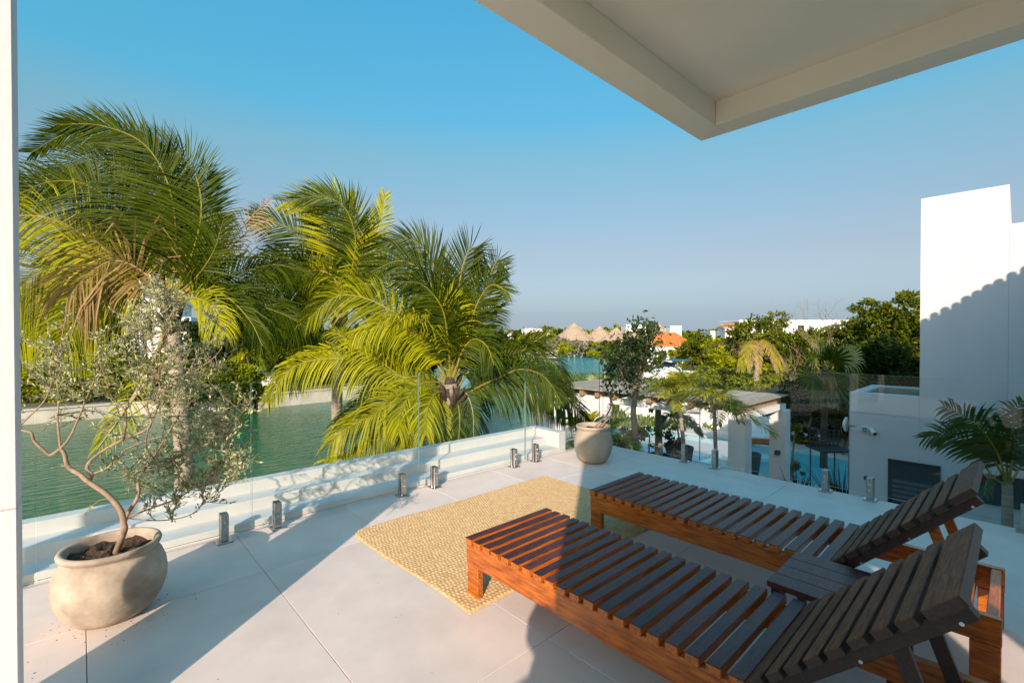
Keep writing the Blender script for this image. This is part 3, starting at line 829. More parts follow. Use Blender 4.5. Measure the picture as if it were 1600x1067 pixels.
branch([(186, 798), (176, 785), (160, 780), (143, 790), (128, 806)], 0.0035, 0.0012, 0.0, -0.05)
branch([(290, 585), (320, 570), (345, 545), (350, 515)], 0.003, 0.001, 0.14, 0.22)
branch([(256, 604), (240, 560), (222, 520), (232, 480)], 0.003, 0.001, 0.12, 0.02)
trunk_m = MB()
for c, r in B: trunk_m.tube(c, r, 7)
# twigs reaching for the crown
nodes = np.vstack([c[len(c)//3:] for c, r in B[1:]])
regions = [((265, 545), (80, 90), 80), ((305, 635), (95, 80), 74), ((100, 600), (75, 60), 30), ((315, 735), (62, 45), 56), ((50, 610), (24, 50), 8), ((215, 700), (70, 60), 30), ((245, 760), (50, 42), 30), ((245, 478), (46, 38), 20), ((160, 560), (60, 70), 26), ((365, 690), (30, 40), 14), ((70, 545), (30, 30), 8)]
LP, LD = [], []
def leafy(c, start, per, spread=0.9):
    T = np.gradient(c, axis=0); T /= np.maximum(np.linalg.norm(T, axis=1), 1e-9)[:, None]
    for i in range(int(len(c) * start), len(c)):
        for _ in range(per):
            LP.append(c[i] + rng.normal(size=3) * 0.004)
            LD.append(T[i] * 0.7 + rng.normal(size=3) * spread * 0.6 + np.array([0, 0, 0.25]))
tw = MB()
for (cx_, cy_), (rx_, ry_), cnt in regions:
    for _ in range(int(cnt * 0.68)):
        a = rng.random() * 6.283; q = math.sqrt(rng.random())
        tgt = sp_(cx_ + rx_ * q * math.cos(a), cy_ + ry_ * q * math.sin(a), rng.normal() * 0.16)
        d = np.linalg.norm(nodes - tgt, axis=1) + rng.random(len(nodes)) * 0.08
        src = nodes[np.argmin(d)]
        mid = (src + tgt) / 2 + rng.normal(size=3) * np.linalg.norm(tgt - src) * 0.16
        c = bez([src, mid, tgt], 9)
        tw.tube(c, np.linspace(0.0028, 0.0012, 9), 4, cap=False)
        leafy(c, 0.4, 3)
        # a side shoot or two
        for _k in range(3):
            i = rng.integers(3, 8); e = c[i] + rng.normal(size=3) * 0.05 + np.array([0, 0, 0.03])
            c2 = bez([c[i], (c[i] + e) / 2 + rng.normal(size=3) * 0.006, e], 6)
            tw.tube(c2, np.linspace(0.0016, 0.0010, 6), 3, cap=False)
            leafy(c2, 0.3, 2)
for c, r in B[1:]:
    if r[-1] < 0.0025: leafy(c, 0.72, 2)
trunk_m.build('stem', M['shrub_bark'], shrub, True)
tw.build('twigs', M['shrub_bark'], shrub, True)
LP = np.array(LP); LD = np.array(LD)
nl = len(LP)
leaf_obj('leaves', LP, LD, rng.uniform(0.015, 0.030, nl), rng.uniform(0.006, 0.0105, nl), M['olive'], shrub)

# ------------------------------------------------------------------ little tree in the corner pot
ZT = 5.55
ft = thing('potted_tree', 'slender dark-leaved little tree in the corner clay pot', 'tree', (P2[0], P2[1], 0.385))
tm = MB()
q0 = np.array([P2[0] - 0.02, P2[1], 0.38])
c1 = bez([q0, pt(953, 640, ZT), pt(951, 610, ZT)], 12); tm.tube(c1, np.linspace(0.011, 0.008, 12), 6)
q1 = q0 + np.array([0.05, -0.02, 0])
c2 = bez([q1, pt(958, 645, ZT), pt(955, 620, ZT), pt(962, 592, ZT + .03), pt(975, 570, ZT + .05), pt(985, 545, ZT + .05)], 26); tm.tube(c2, np.linspace(0.010, 0.005, 26), 6)
FP, FD = [], []
for a, b in (((955, 620), (946, 596)), ((962, 592), (958, 562)), ((970, 576), (992, 566)), ((976, 568), (990, 590)), ((985, 545), (998, 535)), ((966, 585), (990, 606)), ((955, 618), (974, 610)), ((962, 592), (948, 576))):
    dz = rng.normal() * 0.1
    e = pt(b[0], b[1], ZT + dz); s0 = pt(a[0], a[1], ZT + .04)
    c = bez([s0, (s0 + e) / 2 + rng.normal(size=3) * 0.02, e], 12)
    tm.tube(c, np.linspace(0.005, 0.002, 12), 5)
    for i in range(4, 12):
        for _ in range(4):
            FP.append(c[i] + rng.normal(size=3) * .025); FD.append(rng.normal(size=3) + np.array([0, 0, -.1]))
tm.build('trunk', M['bark'], ft, True)
FP = np.array(FP); FD = np.array(FD)
leaf_obj('leaves', FP, FD, rng.uniform(0.04, 0.075, len(FP)), rng.uniform(0.020, 0.034, len(FP)), M['ficus'], ft)

# dark leafy tree standing in the garden just beyond the railing corner
ZD = 9.3
bx, by_ = ground_pos(996, ZD)
dt = thing('dark_leafy_tree', 'dark leafy tree beyond the railing, right above the corner clay pot', 'tree', (bx, by_, GZ))
dm = MB()
c0 = bez([np.array([bx, by_, GZ]), pt(994, 700, ZD), pt(990, 640, ZD), pt(1000, 595, ZD)], 24)
dm.tube(c0, np.linspace(.075, .045, 24), 8)
DP, DD, DV = [], [], []
for k in range(34):
    a = rng.random() * 6.283; q = rng.random() ** .5
    if k < 26: cxp, cyp = 990 + 36 * q * math.cos(a), 560 + 44 * q * math.sin(a)
    elif k < 32: cxp, cyp = 1004 + 24 * q * math.cos(a), 524 + 16 * q * math.sin(a)
    else: cxp, cyp = 1023 + rng.normal() * 3, 506 + rng.normal() * 4
    e = pt(cxp, cyp, ZD + rng.normal() * .32)
    s0 = c0[-1 - int(rng.integers(0, 6))]
    c = bez([s0, (s0 + e) / 2 + rng.normal(size=3) * .06, e], 9)
    dm.tube(c, np.linspace(.018, .005, 9), 5)
    m_ = 62 if k < 32 else 14
    tone = rng.random() * .5
    DP.append(e + rng.normal(size=(m_, 3)) * (.115 if k < 32 else .05)); DD.append(rng.normal(size=(m_, 3)) + np.array([0, 0, -.2])); DV.append(tone + rng.random(m_) * .5)
dm.build('trunk', M['bark'], dt, True)
DP = np.vstack(DP); DD = np.vstack(DD)
leaf_obj('crown', DP, DD, rng.uniform(.07, .13, len(DP)), rng.uniform(.035, .06, len(DP)), M['ficus'], dt, np.concatenate(DV))
# ------------------------------------------------------------------ coconut palms
WIND = -RGT
def frond(parent, pxs, Zb, dzt, lpx, lm, rm, hang=0.35, wind=0.18, s0=0.16, dens=2.15, wid=0.030, name='frond', rad=0.020, beta=(2, 26), split=0.0):
    n = len(pxs)
    q = [pt(p[0], p[1], Zb + dzt * (i / (n - 1)) ** 1.3) for i, p in enumerate(pxs)]
    c = bez(q, 44)
    seg = np.linalg.norm(np.diff(c, axis=0), axis=1); s = np.concatenate([[0], np.cumsum(seg)]); Ltot = s[-1]
    lmax = 1.16 * lpx / FPX * Zb
    cnt = int(Ltot * FPX / Zb / dens)
    T = np.gradient(c, axis=0); T /= np.linalg.norm(T, axis=1)[:, None]
    V = []; loops = []; starts = []; var = []; midx = []
    m = MB(); m.tube(c, np.linspace(rad, rad * 0.22, 44), 5)
    V += m.V
    for f in m.F:
        starts.append(len(loops)); loops += f; var.append(0.5); midx.append(1)
    tone = rng.uniform(-0.16, 0.16)
    ftw = rng.uniform(-0.5, 0.5); fold = rng.uniform(0.5, 1.0)
    for side in (1, -1):
        for k in range(cnt):
            u = (k + rng.random() * 0.35) / cnt
            if u < s0: continue
            if split and rng.random() < split: continue
            x = u * Ltot
            p = np.array([np.interp(x, s, c[:, a]) for a in range(3)])
            t = np.array([np.interp(x, s, T[:, a]) for a in range(3)]); t /= np.linalg.norm(t)
            v = p - np.array([0, 0, EYE]); v /= np.linalg.norm(v)
            perp = np.cross(t, v); perp /= max(np.linalg.norm(perp), 1e-6)
            be = R(rng.uniform(*beta))
            S = side * perp * math.cos(be) - v * math.sin(be) * (0.9 if rng.random() < 0.75 else -0.6)
            w_ = (u - s0) / (1 - s0)
            al = R(70 - 42 * w_ + rng.normal() * 3.5)
            L = lmax * (0.55 + 0.45 * min(1, w_ * 4)) * (1 - 0.62 * max(0, (w_ - 0.45) / 0.55) ** 1.5) * rng.uniform(0.82, 1.08)
            d = t * math.cos(al) + S * math.sin(al) + WIND * wind * 0.5
            d /= np.linalg.norm(d)
            W = wid * (1 - 0.4 * w_) * rng.uniform(0.8, 1.15)
            nrm = np.cross(d, t); nrm /= max(np.linalg.norm(nrm), 1e-6)
            sid = np.cross(nrm, d); 
            # random twist of the blade
            tw = ftw + rng.normal() * 0.22
            sid = sid * math.cos(tw) + nrm * math.sin(tw)
            b0 = len(V)
            pos = p.copy()
            for j in range(4):
                ww = W * (0.55, 1.0, 0.8, 0.0)[j] * 0.5
                if j < 3:
                    V.append(tuple(pos - sid * ww)); V.append(tuple(pos + sid * ww))
                else:
                    V.append(tuple(pos))
                d = d + np.array([0, 0, -1.0]) * hang * (0.35 + 0.5 * j) * rng.uniform(0.7, 1.2) + WIND * wind * 0.25
                d /= np.linalg.norm(d)
                pos = pos + d * L / 3
            vv = float(np.clip(rng.normal(0.5 + tone, 0.2), 0, 0.85 if rng.random() > 0.05 else 1))
            for a in ((0, 1, 3, 2), (2, 3, 5, 4)):
                starts.append(len(loops)); loops += [b0 + i for i in a]; var.append(vv); midx.append(0)
            starts.append(len(loops)); loops += [b0 + 4, b0 + 5, b0 + 6]; var.append(vv); midx.append(0)
    return raw_mesh(name, V, loops, starts, [lm, rm], parent, False, var=var, midx=midx)
def palm_trunk(parent, pxs, Z, r0, r1, zbase=GZ):
    q = [pt(p[0], p[1], Z) for p in pxs]
    b = q[0].copy(); b[2] = zbase - 0.1
    if len(pxs) > 1: b[:2] = q[0][:2] + (q[0][:2] - q[1][:2]) * 0.8
    q = [b] + q
    c = bez(q, 70)
    r = np.linspace(r0, r1, 70) * (1 + 0.035 * (np.arange(70) % 2))
    MB().tube(c, r, 14).build('trunk', M['palm_trunk'], parent, True)
def boots(parent, px, py, Z, n, r):
    """fibrous old leaf bases round the crown"""
    c = pt(px, py, Z); m = MB()
    for k in range(n):
        a = 6.283 * k / n * 2.4; z = -0.75 * k / n
        p = c + np.array([math.cos(a) * r, math.sin(a) * r, z - 0.05]); q = p + np.array([math.cos(a) * 0.16, math.sin(a) * 0.16, 0.26])
        m.tube([p - np.array([0, 0, .1]), (p + q) / 2 + np.array([0, 0, .02]), q], [0.06, 0.045, 0.022], 6)
    m.build('leaf_bases', M['boot'], parent, True)
    MB().tube([c + np.array([0, 0, -0.95]), c + np.array([0, 0, -0.3]), c + np.array([0, 0, 0.12])], [r, r * 1.25, r * 0.6], 12).build('crown_shaft', M['boot'], parent, True)

L_, G_, D_, K_ = M['palm_lit_lime'], M['palm_shade_green'], M['palm_dry'], M['palm_pink']
ra, rd = M['rachis'], M['rachis_dry']
ZA = 8.6
bx, by_ = ground_pos(284, ZA)
pa = thing('coconut_palm', 'tallest windswept coconut palm at left, towering behind the silvery shrub', 'palm tree', (bx, by_, GZ), 'coconut palms beside the terrace')
palm_trunk(pa, [(286, 790), (287, 740), (284, 680), (278, 600), (271, 520), (268, 468)], ZA, 0.17, 0.115)
boots(pa, 268, 462, ZA, 11, 0.11)
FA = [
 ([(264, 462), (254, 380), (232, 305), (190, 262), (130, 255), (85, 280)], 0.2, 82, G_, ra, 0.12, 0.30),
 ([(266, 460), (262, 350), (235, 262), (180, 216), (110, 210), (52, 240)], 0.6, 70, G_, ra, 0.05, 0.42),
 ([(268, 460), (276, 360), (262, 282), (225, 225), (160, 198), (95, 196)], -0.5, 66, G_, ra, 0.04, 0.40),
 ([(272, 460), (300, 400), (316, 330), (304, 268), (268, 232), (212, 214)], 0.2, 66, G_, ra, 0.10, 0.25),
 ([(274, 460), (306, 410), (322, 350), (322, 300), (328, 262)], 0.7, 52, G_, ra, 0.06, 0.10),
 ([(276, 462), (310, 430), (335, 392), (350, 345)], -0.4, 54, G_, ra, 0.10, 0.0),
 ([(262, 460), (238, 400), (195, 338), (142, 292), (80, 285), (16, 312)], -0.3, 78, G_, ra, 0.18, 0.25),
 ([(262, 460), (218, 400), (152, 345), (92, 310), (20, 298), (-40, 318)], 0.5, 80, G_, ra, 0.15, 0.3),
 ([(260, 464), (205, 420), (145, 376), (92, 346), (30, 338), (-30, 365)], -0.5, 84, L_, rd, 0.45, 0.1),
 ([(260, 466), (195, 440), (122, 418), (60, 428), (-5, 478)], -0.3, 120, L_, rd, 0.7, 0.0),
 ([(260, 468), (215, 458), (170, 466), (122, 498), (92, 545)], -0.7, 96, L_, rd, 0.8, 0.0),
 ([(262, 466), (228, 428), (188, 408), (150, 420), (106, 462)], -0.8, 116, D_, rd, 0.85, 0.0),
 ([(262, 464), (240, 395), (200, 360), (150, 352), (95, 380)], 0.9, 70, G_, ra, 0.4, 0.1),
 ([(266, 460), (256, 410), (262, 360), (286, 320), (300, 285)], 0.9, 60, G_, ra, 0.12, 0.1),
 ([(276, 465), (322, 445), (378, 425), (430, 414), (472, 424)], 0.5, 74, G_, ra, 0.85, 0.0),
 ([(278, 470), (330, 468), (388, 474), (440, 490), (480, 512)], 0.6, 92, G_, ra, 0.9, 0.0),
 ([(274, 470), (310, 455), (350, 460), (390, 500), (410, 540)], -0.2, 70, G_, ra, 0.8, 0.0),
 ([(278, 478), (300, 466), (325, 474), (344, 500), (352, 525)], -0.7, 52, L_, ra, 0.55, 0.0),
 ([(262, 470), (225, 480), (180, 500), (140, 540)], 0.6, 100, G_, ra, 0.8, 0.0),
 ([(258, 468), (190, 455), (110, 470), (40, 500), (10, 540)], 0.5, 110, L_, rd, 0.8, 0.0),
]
for i, (p, dz, lp, lm, rm, hg, wd) in enumerate(FA):
    frond(pa, p, ZA, dz, lp, lm, rm, hg, wd)
frond(pa, [(280, 464), (325, 424), (362, 378), (395, 338), (424, 312)], ZA, -0.3, 26, K_, M['rachis_dry'], 0.2, 0.0, 0.45, 6, 0.02, 'dead_frond')
frond(pa, [(280, 464), (320, 432), (370, 380), (400, 352), (428, 344)], ZA, -0.1, 30, K_, M['rachis_dry'], 0.5, 0.0, 0.5, 7, 0.02, 'dead_frond')
frond(pa, [(262, 478), (250, 540), (222, 596), (185, 655), (150, 703)], ZA, -0.5, 40, L_, ra, 0.5, 0.0, 0.5, 6, 0.04, 'broken_frond', 0.055)

def fillers(parent, cx_, cy_, Z, n, rpx, lpx, a0, a1, sweep, seed, **k):
    r_ = np.random.default_rng(seed)
    for i in range(n):
        a = R(a0 + (a1 - a0) * (i + r_.random() * .8) / n); L = rpx * r_.uniform(.7, 1.05)
        dx, dy = math.cos(a), -math.sin(a)
        q = []
        for t in (0, .3, .55, .8, 1.0):
            q.append((cx_ + dx * L * t - sweep * L * t * t * .35, cy_ + dy * L * t + L * .42 * t ** 2.4))
        frond(parent, q, Z, r_.uniform(.2, 1.5), lpx * r_.uniform(.85, 1.1), G_, ra, r_.uniform(.25, .6), .15, **k)
fillers(pa, 268, 462, ZA, 8, 215, 80, 35, 185, 1.0, 3)
ZB = 12.0
bx, by_ = ground_pos(528, ZB)
pb = thing('coconut_palm', 'middle coconut palm with pale trunk, set furthest back of the three', 'palm tree', (bx, by_, GZ), 'coconut palms beside the terrace')
palm_trunk(pb, [(530, 720), (527, 680), (526, 640), (528, 570), (531, 490)], ZB, 0.155, 0.12)
boots(pb, 531, 488, ZB, 9, 0.12)
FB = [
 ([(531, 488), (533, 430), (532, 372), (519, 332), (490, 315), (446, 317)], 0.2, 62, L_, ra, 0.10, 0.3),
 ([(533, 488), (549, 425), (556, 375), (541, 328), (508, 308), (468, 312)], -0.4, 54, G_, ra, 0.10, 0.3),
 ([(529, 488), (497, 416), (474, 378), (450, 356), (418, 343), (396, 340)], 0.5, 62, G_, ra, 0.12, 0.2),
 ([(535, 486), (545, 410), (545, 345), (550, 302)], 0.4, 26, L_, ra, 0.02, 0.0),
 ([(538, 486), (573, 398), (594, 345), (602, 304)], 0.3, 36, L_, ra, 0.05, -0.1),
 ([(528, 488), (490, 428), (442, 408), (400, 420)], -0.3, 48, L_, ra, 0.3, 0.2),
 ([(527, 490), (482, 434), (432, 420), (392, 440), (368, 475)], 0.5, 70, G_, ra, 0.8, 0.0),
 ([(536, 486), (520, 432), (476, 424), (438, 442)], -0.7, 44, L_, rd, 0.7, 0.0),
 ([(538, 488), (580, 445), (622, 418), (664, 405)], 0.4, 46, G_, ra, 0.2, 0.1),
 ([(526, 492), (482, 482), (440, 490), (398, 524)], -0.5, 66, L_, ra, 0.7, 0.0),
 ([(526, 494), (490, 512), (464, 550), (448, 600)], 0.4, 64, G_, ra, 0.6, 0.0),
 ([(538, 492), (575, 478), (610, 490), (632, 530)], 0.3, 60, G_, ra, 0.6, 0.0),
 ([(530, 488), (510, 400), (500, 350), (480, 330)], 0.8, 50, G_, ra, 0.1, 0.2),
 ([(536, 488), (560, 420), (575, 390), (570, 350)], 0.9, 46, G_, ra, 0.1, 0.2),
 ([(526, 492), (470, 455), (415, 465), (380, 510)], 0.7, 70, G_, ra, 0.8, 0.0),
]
for p, dz, lp, lm, rm, hg, wd in FB:
    frond(pb, p, ZB, dz, lp, lm, rm, hg, wd, wid=0.044)
fillers(pb, 530, 488, ZB, 5, 130, 60, 20, 190, .8, 4, wid=.046)

ZC = 8.2
bx, by_ = ground_pos(706, ZC)
pc_ = thing('coconut_palm', 'right-hand coconut palm with low fronds arching over the glass railing', 'palm tree', (bx, by_, GZ), 'coconut palms beside the terrace')
palm_trunk(pc_, [(716, 720), (712, 690), (706, 640), (702, 600)], ZC, 0.17, 0.14)
boots(pc_, 703, 600, ZC, 13, 0.13)
MB().tube([pt(715, 712, ZC), pt(711, 680, ZC), pt(706, 640, ZC), pt(703, 606, ZC)], [0.185, 0.19, 0.185, 0.16], 12).build('fibre_sheath', M['boot'], pc_, True)
for k_ in range(16):
    q_ = pt(706 + 8 * math.sin(k_ * 2.4), 620 + k_ * 5.2, ZC - 0.12)
    e_ = q_ + RGT * 0.24 * math.sin(k_ * 2.4) - FWD * 0.10 + np.array([0, 0, 0.22])
    MB().tube([q_, (q_ + e_) / 2, e_], [0.05, 0.04, 0.02], 6).build('leaf_base', M['boot'] if k_ % 4 else M['palm_trunk'], pc_, True)
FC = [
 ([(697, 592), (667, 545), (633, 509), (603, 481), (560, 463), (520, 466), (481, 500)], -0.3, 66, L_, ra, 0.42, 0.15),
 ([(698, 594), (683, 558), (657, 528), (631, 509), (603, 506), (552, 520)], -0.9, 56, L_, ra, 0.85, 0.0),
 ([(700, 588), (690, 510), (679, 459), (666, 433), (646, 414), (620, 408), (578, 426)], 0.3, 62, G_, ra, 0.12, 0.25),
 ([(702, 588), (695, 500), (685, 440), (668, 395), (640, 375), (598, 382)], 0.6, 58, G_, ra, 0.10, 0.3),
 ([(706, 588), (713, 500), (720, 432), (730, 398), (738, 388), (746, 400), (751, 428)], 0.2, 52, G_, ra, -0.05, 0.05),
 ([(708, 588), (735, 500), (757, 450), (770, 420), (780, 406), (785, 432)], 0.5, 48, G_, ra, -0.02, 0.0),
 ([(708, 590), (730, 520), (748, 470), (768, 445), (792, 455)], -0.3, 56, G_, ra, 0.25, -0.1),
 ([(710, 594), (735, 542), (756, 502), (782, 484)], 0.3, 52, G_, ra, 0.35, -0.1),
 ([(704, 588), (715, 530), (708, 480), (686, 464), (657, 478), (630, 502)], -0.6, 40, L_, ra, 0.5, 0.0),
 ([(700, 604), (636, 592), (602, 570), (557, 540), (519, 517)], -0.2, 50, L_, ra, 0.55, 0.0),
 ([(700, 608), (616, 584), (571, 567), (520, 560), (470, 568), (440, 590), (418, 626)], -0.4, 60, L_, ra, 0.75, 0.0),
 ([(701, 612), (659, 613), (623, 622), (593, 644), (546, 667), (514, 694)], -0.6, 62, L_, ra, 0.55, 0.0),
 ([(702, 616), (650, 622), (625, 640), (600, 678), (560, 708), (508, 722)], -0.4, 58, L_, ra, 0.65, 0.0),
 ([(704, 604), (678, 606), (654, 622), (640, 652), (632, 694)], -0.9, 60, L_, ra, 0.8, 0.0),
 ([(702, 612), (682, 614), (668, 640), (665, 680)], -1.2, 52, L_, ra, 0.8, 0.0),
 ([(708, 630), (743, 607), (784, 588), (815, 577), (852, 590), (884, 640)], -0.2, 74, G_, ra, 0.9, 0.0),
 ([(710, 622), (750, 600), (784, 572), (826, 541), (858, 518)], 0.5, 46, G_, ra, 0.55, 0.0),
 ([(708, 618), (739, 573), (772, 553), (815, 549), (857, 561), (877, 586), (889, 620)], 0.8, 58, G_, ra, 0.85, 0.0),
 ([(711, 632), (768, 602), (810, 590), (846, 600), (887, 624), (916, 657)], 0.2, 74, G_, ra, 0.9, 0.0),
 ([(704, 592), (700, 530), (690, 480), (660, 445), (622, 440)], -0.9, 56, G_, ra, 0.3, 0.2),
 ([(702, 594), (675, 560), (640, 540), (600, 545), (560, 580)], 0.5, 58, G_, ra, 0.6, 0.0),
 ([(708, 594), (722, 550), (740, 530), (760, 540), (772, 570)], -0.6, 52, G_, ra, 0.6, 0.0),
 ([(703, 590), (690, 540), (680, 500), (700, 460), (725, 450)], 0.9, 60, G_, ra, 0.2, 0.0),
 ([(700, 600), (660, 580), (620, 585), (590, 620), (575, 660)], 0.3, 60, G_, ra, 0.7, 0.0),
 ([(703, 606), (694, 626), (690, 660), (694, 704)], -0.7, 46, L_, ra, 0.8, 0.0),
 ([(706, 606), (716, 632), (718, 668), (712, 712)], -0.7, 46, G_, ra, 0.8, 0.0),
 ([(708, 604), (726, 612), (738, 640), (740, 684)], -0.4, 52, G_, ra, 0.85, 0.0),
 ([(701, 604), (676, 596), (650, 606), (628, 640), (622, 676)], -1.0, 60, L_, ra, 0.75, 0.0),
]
for p, dz, lp, lm, rm, hg, wd in FC:
    frond(pc_, p, ZC, dz, lp, lm, rm, hg, wd)
fillers(pc_, 705, 592, ZC, 8, 150, 62, 30, 200, .7, 5)
# cut stump of an old frond
a0 = pt(708, 640, ZC); b0 = pt(728, 660, ZC - 0.25)
MB().tube([a0, (a0 + b0) / 2, b0], [0.06, 0.055, 0.05], 9).build('cut_stalk', M['palm_trunk'], pc_, True)

# ------------------------------------------------------------------ broad-leaved palms (areca and kin)
def pinnate(parent, base, tipdir, L, arch, lm, nl=26, ll=0.42, lw=0.045, rad=0.014, vee=0.5):
    d = np.array(tipdir, float); d /= np.linalg.norm(d)
    h = np.array([d[0], d[1], 0]); h /= max(np.linalg.norm(h), 1e-6)
    q = [np.array(base) + d * L * t + np.array([0, 0, -1]) * arch * L * t * t for t in (0, .3, .6, .85, 1.0)]
    c = bez(q, 24)
    s = np.linspace(0, 1, 24)
    T = np.gradient(c, axis=0); T /= np.linalg.norm(T, axis=1)[:, None]
    m = MB(); m.tube(c, np.linspace(rad, rad * .25, 24), 5)
    V = list(m.V); loops = []; starts = []; var = []; midx = []
    for f in m.F: starts.append(len(loops)); loops += f; var.append(.5); midx.append(1)
    for side in (1, -1):
        for k in range(nl):
            u = 0.2 + 0.8 * (k + rng.random() * .5) / nl
            p = np.array([np.interp(u, s, c[:, a]) for a in range(3)]); t = np.array([np.interp(u, s, T[:, a]) for a in range(3)])
            S = np.cross(t, [0, 0, 1]); S /= max(np.linalg.norm(S), 1e-6); N = np.cross(S, t)
            al = R(60 - 35 * (u - .2) / .8 + rng.normal() * 4)
            dd = t * math.cos(al) + side * S * math.sin(al) + N * vee * rng.uniform(.5, 1.2)
            dd /= np.linalg.norm(dd)
            l = ll * (1 - .55 * max(0, (u - .5) / .5)) * rng.uniform(.85, 1.1)
            wv = np.cross(dd, N); wv /= np.linalg.norm(wv)
            b0 = len(V); pos = p
            for j in range(4):
                ww = lw * (.35, 1, .8, 0)[j] / 2
                if j < 3: V += [tuple(pos - wv * ww), tuple(pos + wv * ww)]
                else: V.append(tuple(pos))
                dd = dd + np.array([0, 0, -1]) * .22 * (j + .3); dd /= np.linalg.norm(dd)
                pos = pos + dd * l / 3
            vv = float(np.clip(rng.normal(.5, .22), 0, 1))
            for a in ((0, 1, 3, 2), (2, 3, 5, 4)): starts.append(len(loops)); loops += [b0 + i for i in a]; var.append(vv); midx.append(0)
            starts.append(len(loops)); loops += [b0 + 4, b0 + 5, b0 + 6]; var.append(vv); midx.append(0)
    return raw_mesh('frond', V, loops, starts, [lm, M['rachis']], parent, False, var=var, midx=midx)
def small_palm(label, x, y, z0, zc, nf, L, lm, tr=0.05, arch=(.35, .6), elev=(25, 75), ll=.42, lw=.045, group=None, az=None, name='garden_palm'):
    t = thing(name, label, 'palm tree', (x, y, z0), group)
    lean = rng.normal(size=2) * 0.05 * (zc - z0)
    c = bez([np.array([x, y, z0 - .05]), np.array([x + lean[0] * .3, y + lean[1] * .3, (z0 + zc) / 2]), np.array([x + lean[0], y + lean[1], zc])], 16)
    MB().tube(c, np.linspace(tr * 1.2, tr * .8, 16), 9).build('trunk', M['palm_trunk'], t, True)
    for k in range(nf):
        a = (6.283 * k / nf + rng.normal() * .25) if az is None else R(az[k % len(az)] + rng.normal() * 6)
        e = R(rng.uniform(*elev))
        pinnate(t, c[-1], (math.cos(a) * math.cos(e), math.sin(a) * math.cos(e), math.sin(e)), L * rng.uniform(.85, 1.1), rng.uniform(*arch), lm, ll=ll, lw=lw)
    return t
# dark palm in front of the neighbour's wall
rpal = thing('garden_palm', 'dark broad-leaved palm standing in front of the neighbouring white wall', 'palm tree', (*ground_pos(1577, 5.05), GZ))
zz = 5.05
c = bez([np.array([*ground_pos(1577, zz), GZ]), pt(1577, 800, zz), pt(1576, 758, zz)], 14)
MB().tube(c, np.linspace(.06, .035, 14), 9).build('trunk', M['palm_trunk'], rpal, True)
def px_frond(parent, pxs, Z, dzt, lpx, lm, hang, wid, dens, **k):
    return frond(parent, pxs, Z, dzt, lpx, lm, M['rachis'], hang, 0.0, 0.22, dens, wid, 'frond', 0.013, **k)
for p, dz, lp in (([(1576, 758), (1562, 712), (1536, 672), (1504, 648), (1474, 634)], -.15, 48), ([(1576, 758), (1556, 722), (1520, 692), (1484, 680), (1444, 684)], .25, 42),
                  ([(1578, 758), (1590, 700), (1610, 668), (1640, 660)], .1, 46), ([(1577, 756), (1572, 700), (1556, 660), (1545, 640)], .5, 44),
                  ([(1580, 758), (1605, 720), (1640, 705), (1680, 720)], -.2, 44), ([(1574, 760), (1556, 748), (1545, 750), (1540, 775)], -.2, 22), ([(1578, 755), (1588, 690), (1585, 650), (1600, 625)], -.3, 40)):
    px_frond(rpal, p, zz, dz, lp, M['areca'], .3, .042, 5.5)

x, y = ground_pos(1078, 10.6)
small_palm('bright lime palm crown in front of the timber pergola roof', x, y, GZ, 0.08, 22, 1.3, M['palm_lit_lime'], .05, (.4, .8), (20, 85), .42, .026)
x, y = ground_pos(1122, 10.2)
small_palm('lime palm with drooping fronds over the left pergola column', x, y, GZ, 0.0, 15, 1.15, M['palm_lit_lime'], .045, (.5, .95), (5, 70), .42, .026)
def planter(label, x, y, r, h):
    t = thing('planter', label, 'planter', (x, y, GZ))
    MB().lathe([(0, 0), (r * .7, 0), (r * .85, h * .3), (r, h * .95), (r, h), (r * .9, h), (r * .88, h * .85), (0, h * .83)], (x, y, GZ + .02), 28).build('pot_body', M['dark_pot'], t, True)
    return t
x, y = ground_pos(1062, 17.2); planter('charcoal planter with a small green palm by the pool', x, y, .5, .75)
small_palm('small green palm growing in the charcoal planter by the pool', x, y, GZ + .6, GZ + 1.6, 9, 1.15, M['areca'], .035, (.5, .9), (20, 75), .45, .05)
x, y = ground_pos(1030, 16.2); planter('charcoal planter holding a bushy thick-stemmed plant', x, y, .42, .7)
small_palm('bushy thick-stemmed green palm left of the planter palm', x, y, GZ + .55, GZ + 2.5, 12, .95, M['areca'], .12, (.5, .9), (0, 75), .35, .05)
x, y = ground_pos(1170, 16.0); planter('charcoal planter between the two pergola columns', x, y, .4, .8)
x, y = ground_pos(925, 9.5)
small_palm('young lime palm rising behind the corner pot', x, y, GZ, -0.75, 11, 1.1, M['palm_lit_lime'], .05, (.35, .7), (30, 85), .4, .035)
x, y = ground_pos(895, 8.5)
small_palm('yellow-green palm tops just outside the railing corner', x, y, GZ, -1.15, 12, 1.0, M['palm_lit_lime'], .05, (.3, .6), (40, 88), .4, .03)
x, y = ground_pos(922, 27)
small_palm('pale green palm beyond the left end of the pergola roof', x, y, GZ, -1.9, 14, 1.9, M['fan'], .1, (.35, .7), (20, 85), .6, .05)

